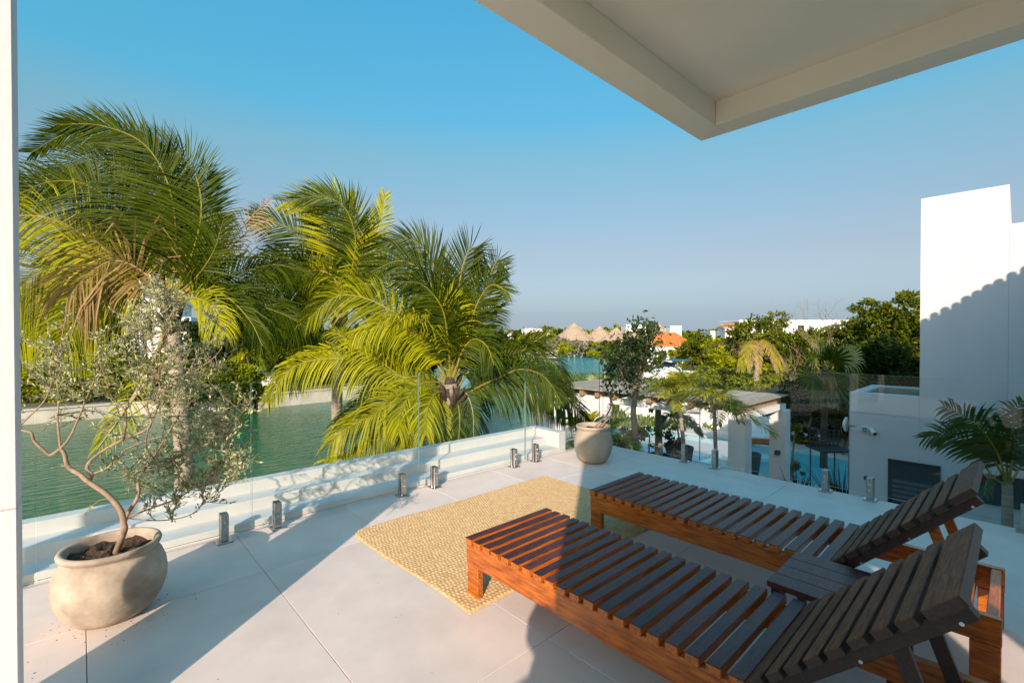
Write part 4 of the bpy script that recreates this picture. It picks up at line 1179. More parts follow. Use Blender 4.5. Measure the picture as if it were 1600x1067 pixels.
# ------------------------------------------------------------------ fan palms
def fan_leaf(parent, base, d, plen, rad_, lm, nseg=22, droop=.1, facing=None):
    d = np.array(d, float); d /= np.linalg.norm(d)
    c = np.array(base) + d * plen
    m = MB(); m.tube([base, np.array(base) + d * plen * .5 + np.array([0, 0, .03]), c], .014, 5)
    V = list(m.V); loops = []; starts = []; var = []; midx = []
    for f in m.F: starts.append(len(loops)); loops += f; var.append(.5); midx.append(1)
    nrm = np.array(facing, float) if facing is not None else np.cross(np.cross(d, [0, 0, 1]), d) + rng.normal(size=3) * .3
    nrm = nrm - d * np.dot(nrm, d); nrm /= np.linalg.norm(nrm)
    S = np.cross(d, nrm)
    for k in range(nseg):
        a = R(-125 + 250 * (k + .5) / nseg)
        dd = d * math.cos(a) + S * math.sin(a) + nrm * .12 * (1 if k % 2 else -.2)
        dd /= np.linalg.norm(dd)
        sv = np.cross(dd, nrm); sv /= np.linalg.norm(sv)
        l = rad_ * (1 - .25 * abs(a) / 2.2) * rng.uniform(.92, 1.05); ww = l * .5 * R(250 / nseg) * .55
        b0 = len(V)
        p1 = c + dd * l * .5; p2 = c + dd * l * .8 + np.array([0, 0, -1]) * l * .05 * droop; p3 = c + dd * l + np.array([0, 0, -1]) * l * droop * 1.2
        V += [tuple(c), tuple(p1 - sv * ww), tuple(p1 + sv * ww), tuple(p2 - sv * ww * .5), tuple(p2 + sv * ww * .5), tuple(p3)]
        vv = float(np.clip(rng.normal(.55, .2), 0, 1))
        for f in ((0, 1, 2), (1, 3, 4, 2), (3, 5, 4)): starts.append(len(loops)); loops += [b0 + i for i in f]; var.append(vv); midx.append(0)
    return raw_mesh('fan_frond', V, loops, starts, [lm, M['rachis']], parent, False, var=var, midx=midx)
x, y = ground_pos(1288, 17.0)
fp = thing('fan_palm', 'pale fan palm with spiky round leaves right of the pergola', 'palm tree', (x, y, GZ))
zc = pt(1288, 578, 17.0)[2]
MB().tube(bez([(x, y, GZ), (x + .05, y, -2), (x, y, zc)], 14), np.linspace(.13, .1, 14), 10).build('trunk', M['boot'], fp, True)
for a, e, pl, r_, lm in ((-1, 70, .45, .95, 'fan'), (1, 35, .75, .75, 'fan'), (-.6, 25, .7, .7, 'palm_shade_green'), (.3, -30, .55, .95, 'palm_shade_green'), (-1, -20, .6, .8, 'palm_shade_green'), (1, -15, .8, .7, 'palm_shade_green'), (.1, 20, .5, .8, 'palm_shade_green'), (-.2, -55, .5, .9, 'palm_shade_green'), (.7, 75, .4, .7, 'palm_shade_green')):
    d = RGT * a * math.cos(R(e)) - FWD * .45 * (0.6 if e < 60 else .3) + np.array([0, 0, math.sin(R(e))])
    fan_leaf(fp, np.array([x, y, zc]), d, pl, r_, M[lm], 24, .25, facing=-FWD + np.array([0, 0, .45]))
# dead fronds hanging as a skirt under the crown
P_ = []; D2 = []
for k in range(420):
    a = rng.random() * 6.283; r_ = rng.uniform(.12, .3)
    P_.append((x + math.cos(a) * r_, y + math.sin(a) * r_, zc - rng.uniform(.1, .75))); D2.append((math.cos(a) * .25, math.sin(a) * .25, -1))
leaf_obj('dead_leaf_skirt', np.array(P_), np.array(D2), .6, .05, M['palm_dry'], fp)

# ------------------------------------------------------------------ neighbouring white house
NX = 9.68
nh = thing('neighbour_house', 'white plastered house on the right with a stepped roofline', 'house', (NX, 0, GZ))
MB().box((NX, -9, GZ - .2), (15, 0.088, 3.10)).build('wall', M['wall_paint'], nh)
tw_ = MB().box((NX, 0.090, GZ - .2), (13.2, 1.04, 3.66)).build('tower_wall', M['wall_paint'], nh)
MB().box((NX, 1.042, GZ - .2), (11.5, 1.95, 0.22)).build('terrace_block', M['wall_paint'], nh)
pw = .17
for a, b in (((NX, 1.042), (NX + pw, 1.95)), ((NX + pw + .002, 1.95 - pw), (11.5, 1.95)), ((11.5 - pw, 1.042), (11.5, 1.95 - pw - .002))):
    p = MB().box((a[0], a[1], 0.222), (b[0], b[1], 0.56), bev=.004).build('parapet', M['wall_paint'], nh)
# raw block courses inside the parapet
for j in range(4):
    z0 = .225 + j * .078
    for i in range(5):
        x0 = NX + pw + .02 + i * .3 + (.15 if j % 2 else 0)
        MB().box((x0, 1.95 - pw - .022, z0), (min(x0 + .29, 11.3), 1.95 - pw - .001, z0 + .072)).build('block', M['block'], nh)
    for i in range(3):
        y0 = 1.05 + i * .24
        MB().box((11.5 - pw - .024, y0, z0), (11.5 - pw - .001, y0 + .23, z0 + .072)).build('block', M['block'], nh)
# louvred window, strip window, vent
wn = MB().box((NX - .012, .805, -1.9), (NX - .001, 1.40, -.50)).build('window', M['dark_glass'], nh)
for e in (((NX - .03, .785, -1.92), (NX - .0005, .803, -.48)), ((NX - .03, 1.402, -1.92), (NX - .0005, 1.42, -.48)), ((NX - .03, .804, -.498), (NX - .0005, 1.401, -.48))):
    MB().box(*e).build('frame', M['dark_metal'], wn)
for i in range(13):
    z = -.82 - i * .078
    MB().bar((NX - .03, .85, z), (NX - .03, 1.36, z), .012, .055, up=(.6, 0, 1)).build('louvre', M['dark_metal'], wn)
sw = MB().box((NX - .012, -8.0, -.90), (NX - .001, .43, -.505)).build('strip_window', M['dark_glass'], nh)
MB().box((NX - .03, -8.02, -.503), (NX - .0005, .45, -.485)).build('frame', M['dark_metal'], sw)
MB().box((NX - .03, -8.02, -.92), (NX - .0005, .45, -.902)).build('frame', M['dark_metal'], sw)
MB().box((NX - .03, 1.63, -.89), (NX - .001, 1.74, -.83), bev=.004).build('vent', M['dark_metal'], nh)
# camera, junction box and lamp on the corner
cm = thing('security_camera', 'small white bullet security camera on the neighbouring wall', 'security camera', (NX, 1.62, -.07))
MB().tube([(NX - .001, 1.63, -.03), (NX - .05, 1.62, -.035), (NX - .07, 1.615, -.05)], .014, 8).build('bracket', M['cushion'], cm)
MB().tube([(NX - .03, 1.655, -.03), (NX - .13, 1.575, -.085)], [.03, .032], 14).build('body', M['cushion'], cm)
MB().tube([(NX - .1301, 1.5749, -.0851), (NX - .134, 1.572, -.0873)], .026, 14).build('lens', M['dark_glass'], cm)
jb = thing('junction_box', 'square junction box on the wall beside the security camera', 'junction box', (NX, 1.72, -.05))
MB().box((NX - .045, 1.68, -.10), (NX - .001, 1.77, 0.0), bev=.006).build('box_body', M['cushion'], jb)
MB().box((NX - .047, 1.69, -.09), (NX - .0455, 1.76, -.01)).build('cover', M['glass_edge'], jb)
MB().tube(bez([(NX - .006, 1.93, -.07), (NX - .006, 1.85, -.09), (NX - .006, 1.78, -.095)], 8), .006, 6).build('cable', M['cable'], jb)
wl = thing('wall_lamp', 'pale round floodlight sticking out at the corner of the neighbouring wall', 'lamp', (NX, 1.93, -.02))
MB().tube([(NX - .02, 1.86, 0.0), (NX - .02, 1.96, 0.0)], .014, 8).build('arm', M['steel'], wl)
MB().lathe([(0, 0), (.05, .005), (.11, .03), (.13, .05), (.125, .06), (0, .045)], (0, 0, 0), 20).build('dish', M['cushion'], wl, True)
d_ = [c for c in children_of(wl) if c.name.startswith('dish')][0]
d_.location = (-.02, .05 + .06, .02); 
me = d_.data
for v in me.vertices:
    p = Vector(v.co) + Vector(wl.location)          # undo the offset taken off on building
    v.co = Vector((p.x, -p.z, p.y))
x, y = ground_pos(1333, 9.2)

# ------------------------------------------------------------------ timber pergola over the pool side
PG = thing('pergola', 'long timber-roofed pergola beside the pool with white columns', 'pergola', (13.2, 7.7, GZ))
PX0, PX1, PY0, PY1, PZ = 12.0, 14.9, 4.45, 11.1, -.15
n = 30
for i in range(n):
    y0 = PY0 + (PY1 - PY0) * i / n; y1 = PY0 + (PY1 - PY0) * (i + 1) / n - .012
    j = random.uniform(-.04, .04)
    MB().box((PX0 - .18 + j, y0, PZ - .035 + random.uniform(-.006, .006)), (PX1 + j, y1, PZ + random.uniform(-.006, .006)), bev=.004).build('roof_plank', M['grey_wood'], PG)
for i in range(11):
    y = PY0 + .25 + (PY1 - PY0 - .5) * i / 10
    MB().box((PX0 - .06, y - .07, PZ - .24), (PX1 - .05, y + .07, PZ - .043), bev=.005).build('beam', M['beam_wood'], PG)
MB().box((PX0 + .1, PY0 + .02, PZ - .42), (PX0 + .32, PY1 - .05, PZ - .243)).build('lintel', M['plaster'], PG)
MB().box((PX1 - .35, PY0 + .02, PZ - .42), (PX1 - .13, PY1 - .05, PZ - .243)).build('lintel', M['plaster'], PG)
MB().box((PX0 + .33, PY0 + .06, PZ - .40), (PX1 - .36, PY0 + .26, PZ - .244)).build('lintel', M['plaster'], PG)
for (x, y) in ((12.05, 4.55), (14.5, 4.4)):
    MB().box((x, y, GZ), (x + .42, y + .42, PZ - .422), bev=.006).build('column', M['plaster'], PG)
MB().box((PX0 + .08, 8.7, GZ), (PX0 + .34, PY1 + 1.0, PZ - .424)).build('back_wall', M['plaster'], PG)
sb = thing('wall_light', 'small black cube light on the right pergola column', 'lamp', (14.45, 4.5, -1.75))
MB().box((14.38, 4.52, -1.82), (14.498, 4.64, -1.70), bev=.005).build('housing', M['dark_metal'], sb)

# daybeds
def daybed(label, x, y, rz, s=1.0):
    t = thing('daybed', label, 'daybed', (0, 0, 0), 'white daybeds by the pool')
    MB().box((-.65 * s, -1.0 * s, .12), (.65 * s, 1.0 * s, .30), bev=.01).build('base', M['teak_x'], t)
    for a in (-.55, .5):
        for b in (-.9, .85): MB().box((a * s, b * s, 0), (a * s + .06, b * s + .06, .119)).build('leg', M['teak_x'], t)
    MB().box((-.63 * s, -.98 * s, .301), (.63 * s, .30 * s, .47), bev=.04).build('mattress', M['cushion'], t)
    b = MB().box((-.63 * s, 0, 0), (.63 * s, .95 * s, .16), bev=.04)
    ca, sa = math.cos(R(42)), math.sin(R(42))
    b.V = [(vx, .26 * s + vy * ca - vz * sa, .33 + vy * sa + vz * ca) for vx, vy, vz in b.V]
    b.build('back_cushion', M['cushion'], t)
    t.location = (x, y, GZ + .02); t.rotation_euler = (0, 0, rz)
    return t
x, y = ground_pos(1193, 21.3); daybed('white cushioned daybed on wooden base beyond the pool, between the columns', x, y, R(-65))
x, y = ground_pos(1262, 21.5); daybed('white daybed mostly hidden behind the dark fan palm trunk', x, y, R(-70))

# pierced lantern table among the dark plants
x, y = ground_pos(1297, 13.6)
lt = thing('lattice_chair', 'dark pierced lattice chair on thin legs by the spiky plants', 'chair', (x, y, GZ))
z0 = pt(0, 700, 13.6)[2]
for i in range(8):
    a = -.42 + .84 * i / 7
    q = FWD * .25
    c0 = np.array([x, y, z0]) + RGT * a + q
    c1 = c0 + np.array([0, 0, .52 - .1 * abs(a)])
    MB().bar(c0, c1 + RGT * .05 * math.sin(i * 2.1), .03, .035).build('lattice_bar', M['dark_metal'], lt)
for i in range(5):
    zz_ = z0 + .03 + i * .11
    MB().bar(np.array([x, y, zz_]) - RGT * .44 + FWD * .25, np.array([x, y, zz_ + .02 * math.sin(i * 3)]) + RGT * .44 + FWD * .25, .03, .03).build('lattice_bar', M['dark_metal'], lt)
MB().xbox(Matrix.Translation((x, y, z0 - .02)) @ Matrix.Rotation(R(YAW - 90), 4, 'Z'), (.9, .8, .06), 0, .01).build('seat', M['dark_metal'], lt)
for sx in (-.36, .36):
    for sy in (-.3, .3):
        p = np.array([x, y, 0]) + RGT * sx + FWD * sy
        MB().tube([(p[0], p[1], GZ), (p[0], p[1], z0 - .05)], .02, 6).build('leg', M['dark_metal'], lt)

# spiky dark plants at the foot of the neighbour's wall
def spiky(label, x, y, n, L, z0=GZ, m='tree_dark', w=.05):
    t = thing('spiky_plant', label, 'plant', (x, y, z0))
    V = []; loops = []; starts = []; var = []
    for k in range(n):
        a = rng.random() * 6.283; e = R(rng.uniform(15, 88)); l = L * rng.uniform(.7, 1.1)
        d = np.array([math.cos(a) * math.cos(e), math.sin(a) * math.cos(e), math.sin(e)]); s = np.cross(d, [0, 0, 1]); s /= max(np.linalg.norm(s), 1e-6)
        p0 = np.array([x, y, z0]); p1 = p0 + d * l * .5; p2 = p0 + d * l + np.array([0, 0, -.12 * l])
        b0 = len(V); V += [tuple(p0 - s * w * .5), tuple(p0 + s * w * .5), tuple(p1 - s * w * .45), tuple(p1 + s * w * .45), tuple(p2)]
        for f in ((0, 1, 3, 2), (2, 3, 4)): starts.append(len(loops)); loops += [b0 + i for i in f]; var.append(rng.random())
    raw_mesh('leaves', V, loops, starts, M[m], t, False, var=var)
for lab, px, Z, n, L in (('dark spiky plant left of the fan palm trunk', 1248, 12.2, 90, 1.5), ('dark spiky plant right of the fan palm trunk', 1272, 11.4, 80, 1.3), ('tall dark spiky plant against the neighbouring house corner', 1318, 11.8, 90, 1.9), ('dark spiky plant under the lattice chair', 1296, 11.0, 70, 1.3), ('tiny green plant at the foot of the left pergola column', 1158, 12.4, 22, .55)):
    x, y = ground_pos(px, Z); spiky(lab, x, y, n, L)
# ------------------------------------------------------------------ trees and bushes
def crown_points(blobs, n):
    """points near the skin of a set of ellipsoids, with gaps"""
    vol = np.array([b[1][0] * b[1][1] * b[1][2] for b in blobs]) ** (2 / 3)
    cnt = np.maximum((vol / vol.sum() * n).astype(int), 4)
    P = []; D = []; Vv = []
    for (c, r), k in zip(blobs, cnt):
        # leaf clumps inside each blob
        m = max(4, int(k / 26))
        u = rng.normal(size=(m, 3)); u /= np.linalg.norm(u, axis=1)[:, None]
        rad = rng.uniform(.55, 1.02, (m, 1))
        cc = np.array(c) + u * rad * np.array(r)
        idx = rng.integers(0, m, k)
        p = cc[idx] + rng.normal(size=(k, 3)) * np.array(r) * .15
        P.append(p); D.append(u[idx] * .7 + rng.normal(size=(k, 3)) * .7 + np.array([0, 0, -.1]))
        tone = rng.random(m)[idx] * .55 + rng.random(k) * .45
        Vv.append(tone)
    return np.vstack(P), np.vstack(D), np.concatenate(Vv)
def tree(label, x, y, z0, top, rx, lm, n=2600, leaf=.3, nb=9, group=None, name='tree', low=.25, trunk=.14, cat='tree', bark='bark'):
    H = top - z0
    t = thing(name, label, cat, (x, y, z0), group)
    blobs = []
    for i in range(nb):
        a = rng.random() * 6.283; q = math.sqrt(rng.random()) * .72
        zc = z0 + H * (low + (1 - low) * rng.uniform(.12, .86))
        k = 1 - .5 * abs((zc - z0) / H - .6)
        rr = rx * rng.uniform(.40, .62) * k
        blobs.append(((x + rx * q * k * math.cos(a), y + rx * q * k * math.sin(a), zc), (rr, rr, min(rr * .75, H * .3))))
    zt = z0 + H
    blobs.append(((x + rx * .1, y, zt - rx * .22), (rx * .4, rx * .4, rx * .24)))
    P, D, v = crown_points(blobs, n)
    zmax = P[:, 2].max(); P[:, 2] += (top - zmax) * np.clip((P[:, 2] - z0) / H, 0, 1)
    P[:, 2] = np.maximum(P[:, 2], z0 + .02)
    m = MB()
    fork = np.array([x + rng.normal() * .1 * rx, y, z0 + H * max(low, .2) * .9])
    m.tube(bez([(x, y, z0 - .1), (x + .05 * rx, y, z0 + H * .15), fork], 8), np.linspace(trunk, trunk * .7, 8), 7)
    for b in blobs[:6]:
        e = np.array(b[0]); mid = (fork + e) / 2 + rng.normal(size=3) * .08 * rx
        m.tube(bez([fork, mid, e], 8), np.linspace(trunk * .55, trunk * .14, 8), 5)
    m.build('trunk', M[bark], t, True)
    leaf_obj('crown', P, D, rng.uniform(.7, 1.3, len(P)) * leaf, rng.uniform(.4, .75, len(P)) * leaf, M[lm], t, v, .2)
    return t
def bush(label, x, y, z0, top, rx, lm, n=1600, leaf=.2, group=None, nb=7, name='bush'):
    t = thing(name, label, 'bush', (x, y, z0), group)
    H = top - z0
    blobs = []
    for i in range(nb):
        a = rng.random() * 6.283; q = math.sqrt(rng.random()) * .7
        zc = z0 + H * rng.uniform(.15, .78)
        rr = rx * rng.uniform(.35, .55)
        blobs.append(((x + rx * q * math.cos(a), y + rx * q * math.sin(a), zc), (rr, rr, min(rr, H * .3))))
    P, D, v = crown_points(blobs, n)
    P[:, 2] = np.clip(P[:, 2], z0 + .03, top + .1 * rng.random(len(P)))
    m = MB()
    for b in blobs[:4]:
        m.tube(bez([(x, y, z0 - .05), ((x + b[0][0]) / 2, (y + b[0][1]) / 2 , z0 + H * .25), b[0]], 7), np.linspace(.05, .015, 7), 5)
    m.build('stems', M['bark'], t, True)
    leaf_obj('foliage', P, D, rng.uniform(.7, 1.3, len(P)) * leaf, rng.uniform(.4, .7, len(P)) * leaf, M[lm], t, v, .2)
    return t
def bare_tree(label, px, Z, z0, topy, spread, seed, trunk=.07, m_='bark'):
    x, y = ground_pos(px, Z)
    t = thing('bare_tree', label, 'tree', (x, y, z0))
    r_ = np.random.default_rng(seed)
    top = pt(px, topy, Z)[2]
    m = MB()
    def grow(p, d, L, r, depth):
        e = p + d * L; mid = (p + e) / 2 + r_.normal(size=3) * L * .08
        m.tube(bez([p, mid, e], 6), np.linspace(r, r * .6, 6), 5, cap=False)
        if depth == 0: return
        for _ in range(3 if depth > 1 else 2):
            dd = d + r_.normal(size=3) * spread; dd /= np.linalg.norm(dd); dd[2] = abs(dd[2]) * .8 + .15; dd /= np.linalg.norm(dd)
            grow(e if r_.random() < .6 else p + d * L * .7, dd, L * r_.uniform(.55, .8), r * .58, depth - 1)
    H = top - z0
    grow(np.array([x, y, z0]), np.array([0.03, 0, 1.]), H * .42, trunk, 4)
    m.build('branches', M[m_], t, True)
    return t
def T(label, px, Z, topy, wpx, lm, n, leafpx=5.5, nb=9, low=.2, group=None, z0=GZ, **k):
    x, y = ground_pos(px, Z)
    top = pt(px, topy, Z)[2]
    if n > 2000: n = int(n * 1.6)
    return tree(label, x, y, z0, top, wpx / 2 / FPX * Z, lm, n, 1.12 * leafpx / FPX * Z, nb, group, low=low, **k)
def Bu(label, px, Z, topy, wpx, lm, n, leafpx=4.5, group=None, z0=GZ, nb=7):
    x, y = ground_pos(px, Z)
    return bush(label, x, y, z0, pt(px, topy, Z)[2], wpx / 2 / FPX * Z, lm, n, leafpx / FPX * Z, group, nb)

# right-hand garden trees, near to far
T('rounded leafy green tree just left of the bare twigs, right of the pergola', 1352, 29, 466, 105, 'tree_mid', 5200, 5.5, 12, .15)
T('tall tree with flat sunlit tufts against the neighbouring tower', 1422, 26, 456, 100, 'tree_mid', 4200, 6, 11, .2)
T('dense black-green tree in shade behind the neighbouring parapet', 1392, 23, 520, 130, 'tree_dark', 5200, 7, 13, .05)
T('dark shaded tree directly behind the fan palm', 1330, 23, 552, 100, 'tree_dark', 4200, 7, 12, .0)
T('tall mixed green tree with pale top beside the bright far wall', 1206, 36, 487, 110, 'tree_mid', 5400, 5, 13, .1)
T('leafy tree between the pale-topped tree and the fan palm', 1262, 34, 512, 100, 'tree_mid', 4600, 5, 12, .05)
T('yellow-green bushy tree left of the hanging dry palm', 1120, 33, 541, 75, 'tree_lime', 4600, 4.5, 11, .0)
T('olive-green tree behind the yellow-green one', 1100, 60, 521, 60, 'tree_mid', 2600, 4, 9, .1)
T('small green tree at the right gable of the orange-roofed house', 1084, 66, 522, 52, 'tree_mid', 1800, 3.5, 8, .1)
T('thin pale green tree leaning over the right garden', 1300, 40, 506, 60, 'tree_grey', 1500, 4.5, 8, .2)
Bu('pale yellowish bush beside the dry palm trunk', 1232, 27, 566, 70, 'tree_grey', 2200)
Bu('bright green low bush at the pergola roof end', 1165, 25, 585, 70, 'tree_lime', 1900)
Bu('green bush below the bare branches by the fan palm', 1262, 23, 592, 80, 'tree_mid', 2200)
Bu('dark shrub in front of the hanging dry palm', 1205, 24, 596, 70, 'tree_mid', 1800)
Bu('black-green shrub left of the neighbouring parapet', 1318, 19, 608, 70, 'tree_dark', 2400, 6)
Bu('leafy shrub growing over the right end of the pergola roof', 1236, 15.5, 612, 38, 'tree_mid', 1100, 4.5)
bare_tree('bare twiggy tree top standing up against the sky', 1292, 27, GZ, 462, .42, 11, .05)
bare_tree('grey leafless tree in front of the small green trees', 1132, 34, GZ, 522, .6, 5, .06)
bare_tree('bare bent branch crossing the right-hand trees', 1232, 26, GZ, 530, .55, 21, .05)
bare_tree('tangle of bare branches behind the fan palm', 1262, 21.5, GZ, 558, .65, 31, .05)
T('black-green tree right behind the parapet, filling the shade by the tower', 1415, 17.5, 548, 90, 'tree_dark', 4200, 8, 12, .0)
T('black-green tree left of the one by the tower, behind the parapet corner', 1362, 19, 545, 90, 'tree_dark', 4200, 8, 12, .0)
T('lush green tree in the middle of the right-hand garden', 1238, 30, 520, 90, 'tree_mid', 4600, 5.5, 12, .0)
T('yellow-lit tree low behind the hanging dry palm', 1190, 31, 540, 90, 'tree_lime', 4000, 5, 12, .0)
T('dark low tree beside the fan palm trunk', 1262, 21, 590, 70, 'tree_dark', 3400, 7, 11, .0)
Bu('leafy green shrub below the corner pot tree, just outside the railing', 1005, 10.5, 602, 60, 'tree_mid', 1700, 5.5)
Bu('dark leafy shrub in front of the white pergola wall', 1045, 11.2, 622, 60, 'tree_dark', 1700, 6)
T('full green tree left of the hanging dry palm, hiding the far white house', 1152, 39, 514, 84, 'tree_mid', 3600, 5, 11, .0)
T('feathery lime tree between the boat and the hanging dry palm', 1128, 45, 530, 60, 'tree_lime', 2800, 4.5, 10, .0)
# dry hanging palm
x, y = ground_pos(1181, 26)
hp = thing('dry_palm', 'palm with hanging golden dead fronds among the right-hand trees', 'palm tree', (x, y, GZ))
zc = pt(1181, 532, 26)[2]
MB().tube(bez([(x, y, GZ), (x + .1, y, -1), (x, y, zc)], 10), np.linspace(.2, .14, 10), 9).build('trunk', M['palm_trunk'], hp, True)
for k in range(10):
    a = R(YAW + 90 + 20 + 14 * k + rng.normal() * 8)
    pinnate(hp, (x, y, zc), (math.cos(a) * .28, math.sin(a) * .28, .12), 1.7, 1.35, M['palm_dry'] if k % 3 else M['palm_lit_lime'], 20, .5, .07, .03, .1)
for k in range(5):
    a = R(YAW + 90 + 72 * k)
    pinnate(hp, (x, y, zc), (math.cos(a), math.sin(a), 1.2), 1.1, .5, M['palm_lit_lime'], 20, .5, .07, .03, .3)
x, y = ground_pos(1345, 24)
yp = thing('garden_palm', 'arching yellow palm frond cluster left of the shaded tree', 'palm tree', (x, y, GZ))
zc = pt(1345, 558, 24)[2]
MB().tube([(x, y, GZ), (x, y, zc)], .1, 8).build('trunk', M['palm_trunk'], yp, True)
for k in range(7):
    e = R(25 + 9 * k); d = -RGT * math.cos(e) * (1 if k < 5 else -.8) + np.array([0, 0, math.sin(e)]) - FWD * rng.uniform(-.2, .5)
    pinnate(yp, (x, y, zc), d, 2.0, .6, M['palm_lit_lime'], 24, .5, .05, .02, .3)

# left bank: hedge, dark trees, small palms
labs = ['bright green bush at the far left of the opposite bank', 'second bright bush from the left on the opposite bank', 'third bright bush from the left on the opposite bank', 'fourth bright bush from the left, behind the leaning trunk', 'fifth bright bush from the left on the opposite bank', 'green bush overhanging the canal right of the pale trunk', 'last green bush of the hedge, next to the white post']
for i, px in enumerate((30, 85, 140, 195, 250, 315, 372)):
    Z = 33.8 + i * .5 if i < 5 else 35.2 + (i - 5) * 1.2
    Bu(labs[i], px, Z, (556, 552, 560, 552, 556, 566, 574)[i], (100, 100, 100, 100, 100, 116, 90)[i], 'tree_lime' if i % 3 != 2 else 'tree_mid', 4200, 5.5, 'hedge along the opposite bank')
labs = ['dark tall tree at the far left across the canal', 'dark tree behind the second hedge bush', 'dark tree behind the silvery shrub', 'dark tree left of the white beamed house', 'dark tree right of the white beamed house', 'dark tree behind the pale palm trunk', 'dark tree above the white canal wall', 'dark tree behind the middle palm trunk', 'dark green tree hidden behind the right coconut palm']
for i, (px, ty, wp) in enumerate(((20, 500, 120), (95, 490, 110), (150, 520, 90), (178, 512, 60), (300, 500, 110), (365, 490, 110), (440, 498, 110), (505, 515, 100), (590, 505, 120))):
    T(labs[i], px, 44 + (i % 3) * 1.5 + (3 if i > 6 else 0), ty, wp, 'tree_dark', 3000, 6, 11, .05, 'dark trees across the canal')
for lab, px, Z, ty, wp in (('bush spilling over the quay into the canal behind the pale trunk', 300, 32.6, 588, 84), ('rounded green bush hanging over the water behind the silvery shrub', 345, 33.2, 584, 90), ('last overhanging bush beside the white canal wall', 388, 34.4, 598, 60)):
    Bu(lab, px, Z, ty, wp, 'tree_mid', 3000, 5.2, 'hedge along the opposite bank', WZ + .1)
x, y = ground_pos(447, 42)
small_palm('small yellow palm in front of the dark trees across the canal', x, y, GZ, pt(447, 556, 42)[2], 10, 2.2, M['palm_lit_lime'], .16, (.7, 1.1), (5, 65), .7, .14)
x, y = ground_pos(388, 40)
small_palm('small drooping palm left of the little yellow palm', x, y, GZ, pt(388, 556, 40)[2], 11, 2.2, M['palm_lit_lime'], .14, (.8, 1.2), (5, 60), .7, .12)
bp = thing('bank_post', 'square white post on the canal edge beside the hedge', 'post', (*ground_pos(402, 37), GZ))
x, y = ground_pos(402, 37)
MB().box((x - .2, y - .2, GZ), (x + .2, y + .2, pt(402, 594, 37)[2]), bev=.02).build('post_body', M['plaster'], bp)
MB().box((x - .25, y - .25, pt(402, 594, 37)[2] + .001), (x + .25, y + .25, pt(402, 594, 37)[2] + .09), bev=.02).build('cap', M['plaster'], bp)
gw = thing('garden_wall', 'low white wall in deep shade behind the little yellow palm', 'wall', (*ground_pos(430, 45), GZ))
x0, y0 = ground_pos(370, 45); x1, y1 = ground_pos(480, 47)
MB().bar((x0, y0, GZ + .45), (x1, y1, GZ + .45), .3, .9).build('wall', M['plaster'], gw)
MB().bar((x0, y0, GZ + .95), (x1, y1, GZ + .95), .4, .09).build('coping', M['plaster'], gw)

# ------------------------------------------------------------------ houses
def facing_frame(px, Z, rot=0):
    x, y = ground_pos(px, Z)
    return Matrix.Translation((x, y, 0)) @ Matrix.Rotation(R(YAW - 90 + rot), 4, 'Z')
def Lbox(m, F, a, b, mi=0):
    t = MB(); t.box(a, b, mi)
    return m.add([tuple(F @ Vector(v)) for v in t.V], t.F, mi)
def flat_house(label, px, Z, wpx, topy, dep, rot=0, wins=(), z0=GZ, base_top=None):
    """plain white block; local x right, y away; windows (x0,x1,z0,z1) in metres from left / ground"""
    F = facing_frame(px, Z, rot); W = wpx / FPX * Z; top = pt(px, topy, Z)[2]
    t = thing('house', label, 'house', (F.translation.x, F.translation.y, z0))
    Lbox(MB(), F, (-W/2, 0, z0), (W/2, dep, top - .25)).build('wall', M['plaster'], t)
    Lbox(MB(), F, (-W/2 - .12, -.12, top - .249), (W/2 + .12, dep + .12, top)).build('parapet', M['plaster'], t)
    for a, b, c, d in wins:
        wv = Lbox(MB(), F, (-W/2 + a, -.03, z0 + c), (-W/2 + b, -.002, z0 + d)).build('window', M['dark_glass'], t)
        m = MB()
        for e in (((-W/2 + a - .08, -.07, z0 + c - .08), (-W/2 + a - .002, -.001, z0 + d + .08)), ((-W/2 + b + .002, -.07, z0 + c - .08), (-W/2 + b + .08, -.001, z0 + d + .08)), ((-W/2 + a, -.07, z0 + d + .002), (-W/2 + b, -.001, z0 + d + .08)), ((-W/2 + a, -.07, z0 + c - .08), (-W/2 + b, -.001, z0 + c - .002))):
            Lbox(m, F, *e)
        m.build('frame', M['plaster'], wv)
    return t
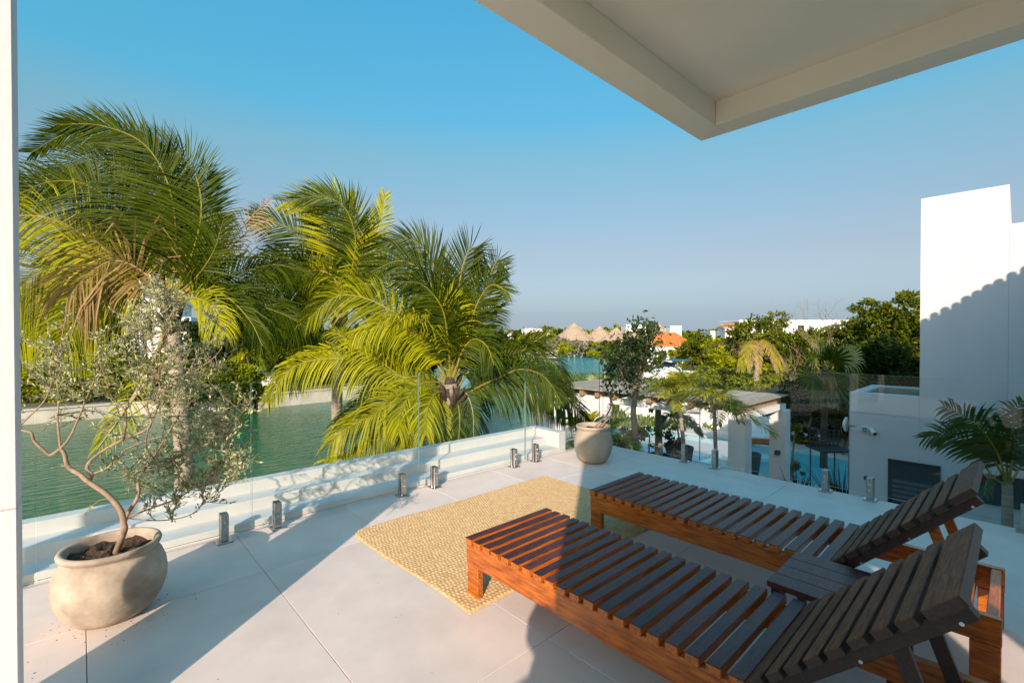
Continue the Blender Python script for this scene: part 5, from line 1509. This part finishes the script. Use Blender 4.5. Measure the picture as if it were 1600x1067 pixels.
def hip_house(label, px, Z, wpx, eavey, ridgey, dep, ridge_frac=.45, rot=0, wins=(), z0=GZ, roofm='terracotta', roof_name='roof'):
    F = facing_frame(px, Z, rot); W = wpx / FPX * Z; ze = pt(px, eavey, Z)[2]; zr = pt(px, ridgey, Z)[2]
    t = thing('house', label, 'house', (F.translation.x, F.translation.y, z0))
    o = .45
    Lbox(MB(), F, (-W/2 + o, o, z0), (W/2 - o, dep - o, ze - .12)).build('wall', M['plaster'], t)
    Lbox(MB(), F, (-W/2 + .05, .05, ze - .119), (W/2 - .05, dep - .05, ze - .03)).build('eave', M['plaster'], t)
    r = W / 2 * ridge_frac
    v = [(-W/2, 0, ze), (W/2, 0, ze), (W/2, dep, ze), (-W/2, dep, ze), (-r, dep/2, zr), (r, dep/2, zr)]
    rf = MB().add([tuple(F @ Vector(p)) for p in v], [(0, 1, 5, 4), (1, 2, 5), (2, 3, 4, 5), (3, 0, 4), (3, 2, 1, 0)]).build('roof', M[roofm], t)
    # raised barrel rows down the slopes
    m = MB()
    nr = int(W / .55)
    for i in range(nr):
        u = (i + .5) / nr * 2 - 1
        xe = u * W / 2
        k = min(1.0, (1 - abs(u)) / max(1e-3, (1 - ridge_frac)))
        xt, yt, zt = xe * 1.0, dep / 2 * k, ze + (zr - ze) * k
        m.tube([tuple(F @ Vector((xe, -.04, ze + .02))), tuple(F @ Vector((xt, yt, zt + .02)))], .10, 5)
    m.build('tile_rows', M[roofm], rf)
    cp = MB()
    for a, b in ((0, 4), (1, 5), (4, 5)): cp.tube([tuple(F @ Vector(v[a])), tuple(F @ Vector(v[b]))], .14, 6)
    cp.build('ridge_cap', M[roofm], rf)
    for a, b, c, d in wins:
        wv = Lbox(MB(), F, (-W/2 + a, o - .03, z0 + c), (-W/2 + b, o - .002, z0 + d)).build('window', M['dark_glass'], t)
        m = MB(); Lbox(m, F, (-W/2 + a - .08, o - .08, z0 + c - .1), (-W/2 + b + .08, o - .001, z0 + c - .002)); m.build('sill', M['plaster'], wv)
    return t
hip_house('white house with bright orange tiled hip roof behind the moored boat', 1050, 78, 72, 541, 520, 7.5, .33, -8)
hip_house('small orange-roofed annex left of the orange hip-roofed house', 1015, 76, 26, 540, 534, 3, .3, -8)
flat_house('long low white building behind the right-hand trees', 1240, 88, 170, 500, 8, 0, ((3, 4.2, 5.6, 7), (7, 8.2, 5.6, 7), (11, 12.2, 5.6, 7)))
flat_house('small white building at the left of the long low one', 1124, 90, 26, 517, 6, -5)
hip_house('orange tiled roof peeking out beside the long white building', 1150, 84, 38, 511, 506, 6, .5, -10)
flat_house('white box building behind the thatched roofs', 994, 190, 31, 507, 9, 0, ((2, 3.4, 8, 9.6),))
flat_house('small white cube house right of the thatched roofs', 1056, 190, 18, 509, 7, 0)
flat_house('tiny white house beside the small white cube', 1046, 196, 14, 514, 6, 0)
flat_house('white far house with pale blue roof line above the left shore trees', 834, 205, 28, 513, 8, 10)
hip_house('far pink-walled house with small orange roof', 797, 185, 14, 519, 516, 5, .4, 0)
flat_house('low white far terrace between the trees and thatched roofs', 852, 215, 22, 516, 7, 0)
# beamed white house across the canal on the left
F = facing_frame(215, 50, 20)
bh = thing('house', 'white beamed house half hidden behind the silvery shrub', 'house', (F.translation.x, F.translation.y, GZ))
zt = pt(215, 482, 50)[2]
Lbox(MB(), F, (-5.5, 0, GZ), (4.5, 8, zt - 1.3)).build('wall', M['plaster'], bh)
Lbox(MB(), F, (-6.2, -1.3, zt - 1.299), (5.2, 8.5, zt - .9)).build('roof_slab', M['plaster'], bh)
Lbox(MB(), F, (-4.5, 1.5, zt - .899), (3.0, 7.5, zt + .8)).build('upper_wall', M['plaster'], bh)
Lbox(MB(), F, (-5.1, .7, zt + .801), (3.6, 8, zt + 1.1)).build('roof_slab', M['plaster'], bh)
for i in range(6):
    Lbox(MB(), F, (-5.8 + i * 2, -1.6, zt - 1.6), (-5.6 + i * 2, -.01, zt - 1.301)).build('beam', M['beam_wood'], bh)
for i in range(3):
    Lbox(MB(), F, (-4.5 + i * 3, -.04, GZ + 1.0), (-3 + i * 3, -.001, GZ + 2.6)).build('window', M['dark_glass'], bh)

# ------------------------------------------------------------------ thatched roofs on the far shore
def palapa(label, px, Z, wpx, topy, basey, group):
    x, y = ground_pos(px, Z); r = wpx / 2 / FPX * Z; zt = pt(px, topy, Z)[2]; zb = pt(px, basey, Z)[2]
    t = thing('thatched_hut', label, 'thatched hut', (x, y, GZ), group)
    H = zt - zb
    prof = [(r, 0), (r * .97, .25), (r * .72, H * .27), (r * .47, H * .52), (r * .22, H * .77), (r * .08, H * .93), (0.02, H)]
    MB().lathe(prof, (x, y, zb), 26, 0, .02, px * .1).build('roof', M['thatch'], t)
    V = []; D = []
    for k in range(420):
        a = rng.random() * 6.283; q = rng.random() ** .6
        rr = r * q; z = zb + H * (1 - q) * .98 + .05
        V.append((x + rr * math.cos(a), y + rr * math.sin(a), z)); D.append((math.cos(a) * r, math.sin(a) * r, -H))
    tag(leaf_obj('straw', np.array(V), np.array(D), r * .16, r * .05, M['straw'], t), kind='stuff')
    MB().lathe([(r * .8, GZ - zb - .2), (r * .8, -.01)], (x, y, zb), 20).build('wall', M['plaster'], t)
    for k in range(10):
        a = 6.283 * k / 10
        MB().tube([(x + r * .9 * math.cos(a), y + r * .9 * math.sin(a), GZ), (x + r * .9 * math.cos(a), y + r * .9 * math.sin(a), zb + .1)], .14, 6).build('post', M['beam_wood'], t)
M['straw'] = leaf_mat('straw_thatch', (0.36, 0.27, 0.185), (0.50, 0.39, 0.28), .1, .9)
for lab, px, Z, wp, ty, by in (('largest thatched cone roof at the left of the group on the far shore', 897, 165, 68, 504, 532), ('second thatched cone roof from the left on the far shore', 937, 168, 58, 509, 534), ('broad thatched roof in the middle of the far shore group', 963, 162, 62, 511, 535), ('thatched cone in front of the white box building', 996, 172, 40, 511, 528), ('steep thatched cone just right of the white box building', 1030, 160, 28, 503, 526), ('low thatched roof at the right end of the group', 978, 158, 40, 515, 534)):
    palapa(lab, px, Z, wp, ty, by, 'thatched roofs on the far shore')

# far shore trees
kinds = ['tree_mid', 'tree_lime', 'tree_mid', 'tree_grey', 'tree_dark']
klab = {'tree_mid': 'rounded mid-green tree along the far shore', 'tree_lime': 'bright yellow-green tree along the far shore', 'tree_grey': 'greyish sparse tree along the far shore', 'tree_dark': 'dark green tree along the far shore'}
far = [(745, 150, 519), (762, 140, 522), (780, 150, 518), (790, 138, 530), (808, 150, 523), (822, 140, 519), (840, 134, 522), (858, 150, 518), (872, 128, 526), (886, 122, 531), (903, 124, 528), (918, 126, 532), (934, 122, 536), (950, 118, 532), (968, 122, 530), (985, 118, 534), (1000, 124, 530), (1016, 118, 528), (880, 150, 522), (905, 150, 527), (930, 150, 530), (955, 148, 528), (1040, 130, 525), (1062, 130, 522), (1085, 125, 521), (1105, 120, 519), (1125, 120, 521), (1146, 118, 519), (1165, 112, 516), (1100, 95, 527), (1070, 100, 524), (1120, 80, 526), (770, 165, 517), (800, 165, 517), (830, 170, 516), (850, 168, 515), (870, 165, 516), (735, 155, 520), (720, 150, 519), (1185, 110, 514), (1010, 96, 536), (992, 92, 540), (975, 100, 538)]
klook = {'tree_mid': 'rounded mid-green', 'tree_lime': 'bright yellow-green', 'tree_grey': 'greyish sparse', 'tree_dark': 'dark green'}
words_ = ['leftmost', 'second', 'third', 'fourth', 'fifth', 'sixth', 'seventh', 'eighth', 'ninth', 'tenth']
def place_of(px):
    if px < 765: return 'next to the right coconut palm'
    if px < 882: return 'left of the thatched roofs'
    if px < 975: return 'below the thatched roofs'
    if px < 1036: return 'left of the orange-roofed house'
    if px < 1108: return 'around the orange hip roof'
    return 'below the long white building'
far_label = {}
cnt_ = {}
for i in sorted(range(len(far)), key=lambda q: far[q][0]):
    k = kinds[(i * 7 + i // 3) % 5]; key = (k, place_of(far[i][0])); cnt_[key] = cnt_.get(key, 0) + 1
    o_ = words_[cnt_[key] - 1]
    far_label[i] = f"{klook[k]} far-shore tree {key[1]}, {o_}" + (' such tree' if o_ == 'leftmost' else ' such tree from the left')
for i, (px, Z, ty) in enumerate(far):
    k = kinds[(i * 7 + i // 3) % 5]
    if 882 <= px <= 1000 and ty > 526: ty += 5
    elif 880 <= px <= 955: ty += 8
    T(far_label[i], px + rng.uniform(-1, 1), Z, ty, rng.uniform(26, 40), k, 900, 3.2, 7, .0, 'trees along the far shore')
Bu('pale bushy shrub before the wall of the orange hip-roofed house', 1064, 71, 548, 34, 'tree_lime', 1300, 3.6)
Bu('green shrub at the left corner of the orange hip-roofed house', 1034, 70, 542, 30, 'tree_mid', 1300, 3.6)
# overhanging shrub at the end of the far quay, mangroves on the right shore
for i, (px, Z, ty) in enumerate(((935, 118, 545), (946, 105, 548), (955, 88, 552), (968, 76, 553), (985, 66, 556), (1002, 60, 560))):
    Bu(('bright shrub overhanging the end of the far quay', 'round shore shrub next to the far quay end', 'pale shore shrub behind the little potted tree', 'shore shrub left of the moored boat, furthest', 'shore shrub left of the moored boat, middle', 'shore shrub left of the moored boat, nearest')[i], px, Z, ty, 34, ('tree_lime', 'tree_mid')[i % 2], 1000, 3.6)
# low wood that closes the horizon beyond
P = []; D = []
for k in range(26000):
    px = rng.uniform(-250, 1900); Z = rng.uniform(230, 420)
    g = pt(px, HZ, Z)
    top = pt(px, 519.5 + 2.2 * math.sin(px * .043) + 1.6 * math.sin(px * .017 + 1) + 1.2 * math.sin(px * .13), 300)[2]
    P.append((g[0], g[1], GZ + (top - GZ) * rng.random() ** .6)); D.append(rng.normal(size=3))
tag(leaf_obj('distant_wood', np.array(P), np.array(D), rng.uniform(2.4, 4.6, len(P)), rng.uniform(1.8, 3.2, len(P)), M['tree_mid'], None), 'low green wood closing the horizon beyond the far shore', 'wood', kind='stuff')
# ground cover in the gardens
P = []; D = []
for k in range(16000):
    px = rng.uniform(840, 1440); Z = rng.uniform(24, 60)
    g = ground_pos(px, Z)
    P.append((g[0], g[1], GZ)); D.append(rng.normal(size=3) * .5 + np.array([0, 0, .9]))
tag(leaf_obj('ground_cover', np.array(P), np.array(D), rng.uniform(.25, .6, len(P)), rng.uniform(.1, .2, len(P)), M['grass'], None), 'low leafy ground cover under the right-hand trees', 'ground cover', kind='stuff')

# ------------------------------------------------------------------ boats
def motor_boat(label, x, y, rz, L=9.0):
    t = thing('motor_boat', label, 'boat', (0, 0, 0))
    # hull lofted from sections: x along, y across
    secs = []
    for u in np.linspace(0, 1, 12):
        wv = 1.45 * (1 - max(0, (u - .45) / .55) ** 2.2) + .02
        sh = .95 + .45 * u ** 2
        keel = -.25 + .55 * max(0, u - .75) / .25 * .9
        secs.append([(u * L, s * wv * k, keel + (sh - keel) * h) for s, k, h in ((-1, 1, 1), (-1, .93, .45), (-1, .5, .08), (1, 0, 0), (1, .5, .08), (1, .93, .45), (1, 1, 1))])
    V = [p for s in secs for p in s]; n = 7
    Fc = [[i*n + j, i*n + j + 1, (i+1)*n + j + 1, (i+1)*n + j] for i in range(11) for j in range(6)] + [list(range(7))]
    Fc += [[i*n, (i+1)*n, (i+1)*n + 6, i*n + 6] for i in range(11)]
    MB().add(V, Fc).build('hull', M['boat_white'], t, False)
    MB().box((L * .02, -1.2, .97), (L * .12, 1.2, 1.12), bev=.03).build('swim_platform', M['boat_white'], t)
    m = MB(); m.add([(L*.34, -1.05, 1.2), (L*.34, 1.05, 1.2), (L*.72, .7, 1.2), (L*.72, -.7, 1.2), (L*.34, -.95, 1.75), (L*.34, .95, 1.75), (L*.58, .6, 1.75), (L*.58, -.6, 1.75)], [(4, 5, 6, 7), (0, 4, 7, 3), (1, 2, 6, 5), (2, 3, 7, 6), (0, 1, 5, 4)]); m.build('cabin', M['boat_white'], t)
    m = MB(); m.add([(L*.5, -.93, 1.76), (L*.5, .93, 1.76), (L*.42, .9, 2.25), (L*.42, -.9, 2.25)], [(0, 1, 2, 3)]); m.build('windscreen', M['dark_glass'], t)
    MB().box((L * .12, -1.05, 2.42), (L * .46, 1.05, 2.52), bev=.03).build('canopy', M['boat_blue'], t)
    for u in (.13, .45):
        for s in (-1, 1): MB().tube([(L * u, s, 1.2), (L * u, s, 2.42)], .03, 6).build('canopy_pole', M['steel'], t)
    for s in (-1, 1):
        MB().tube(bez([(L * .6, s * 1.2, 1.65), (L * .8, s * .85, 1.9), (L * .97, s * .1, 2.05)], 8), .025, 5).build('bow_rail', M['steel'], t)
    t.location = (x, y, WZ + .05); t.rotation_euler = (0, 0, rz)
    return t
x, y = ground_pos(1077, 58); motor_boat('white motor boat with blue canopy moored by the orange-roofed house', x, y, R(YAW + 128), 9.5)
x, y = ground_pos(722, 92); motor_boat('small white motor boat moored on the far water behind the right palm', x, y, R(YAW + 40), 8)
# pilings
for i, (px, Z) in enumerate(((945, 52), (1088, 55))):
    x, y = ground_pos(px, Z)
    MBt = MB().tube([(x, y, WZ - 1), (x, y, GZ + 1.2)], .12, 8).build('mooring_post', M['grey_wood'])
    tag(MBt, ('thin mooring post standing in the water left of the little potted tree', 'mooring post beside the stern of the white motor boat')[i], 'post')

# pavilion beyond the pool; deep shade under the trees put into its dark colours
pv = thing('pavilion', 'dark open pavilion with dry thatch fringe beyond the pool', 'pavilion', (26.5, 5.5, GZ))
for (x, y) in ((25.2, 3.0), (25.2, 8.2), (28.6, 3.0), (28.6, 8.2)):
    MB().box((x - .12, y - .12, GZ), (x + .12, y + .12, -1.45)).build('post', M['dark_wood'], pv)
MB().box((24.6, 2.4, -1.449), (29.2, 8.8, -1.2)).build('roof', M['dark_wood'], pv)
MB().box((28.9, 2.6, GZ), (29.1, 8.6, -1.45)).build('back_wall', M['dark_wood'], pv)
P = []; D = []
for k in range(500):
    if k % 3: P.append((24.58, rng.uniform(2.4, 8.8), -1.25)); D.append((-.3, rng.normal() * .2, -1))
    else: P.append((rng.uniform(24.6, 29.2), 8.82, -1.25)); D.append((rng.normal() * .2, .3, -1))
leaf_obj('thatch_fringe', np.array(P), np.array(D), .55, .12, M['straw'], pv)
gw2 = thing('garden_wall', 'white garden wall behind the pool, seen under the palm crown', 'wall', (24.2, 11.5, GZ))
MB().box((24.2, 9.2, GZ), (24.5, 16.5, -1.9), bev=.01).build('wall', M['plaster'], gw2)
for i in range(7):
    MB().box((24.14, 9.2 + i * 1.045, -1.898), (24.56, 9.2 + (i + 1) * 1.045 - .012, -1.81), bev=.008).build('coping_stone', M['stone_deck'], gw2)
Bu('dense dark hedge plant behind the far daybed', 1190, 26, 628, 80, 'tree_dark', 2600, 6)
Bu('green hedge plant behind the white garden wall', 1110, 27, 618, 90, 'tree_mid', 2400, 5)
Bu('leafy plant at the foot of the pergola back wall', 980, 15.5, 640, 70, 'tree_mid', 1500, 5)
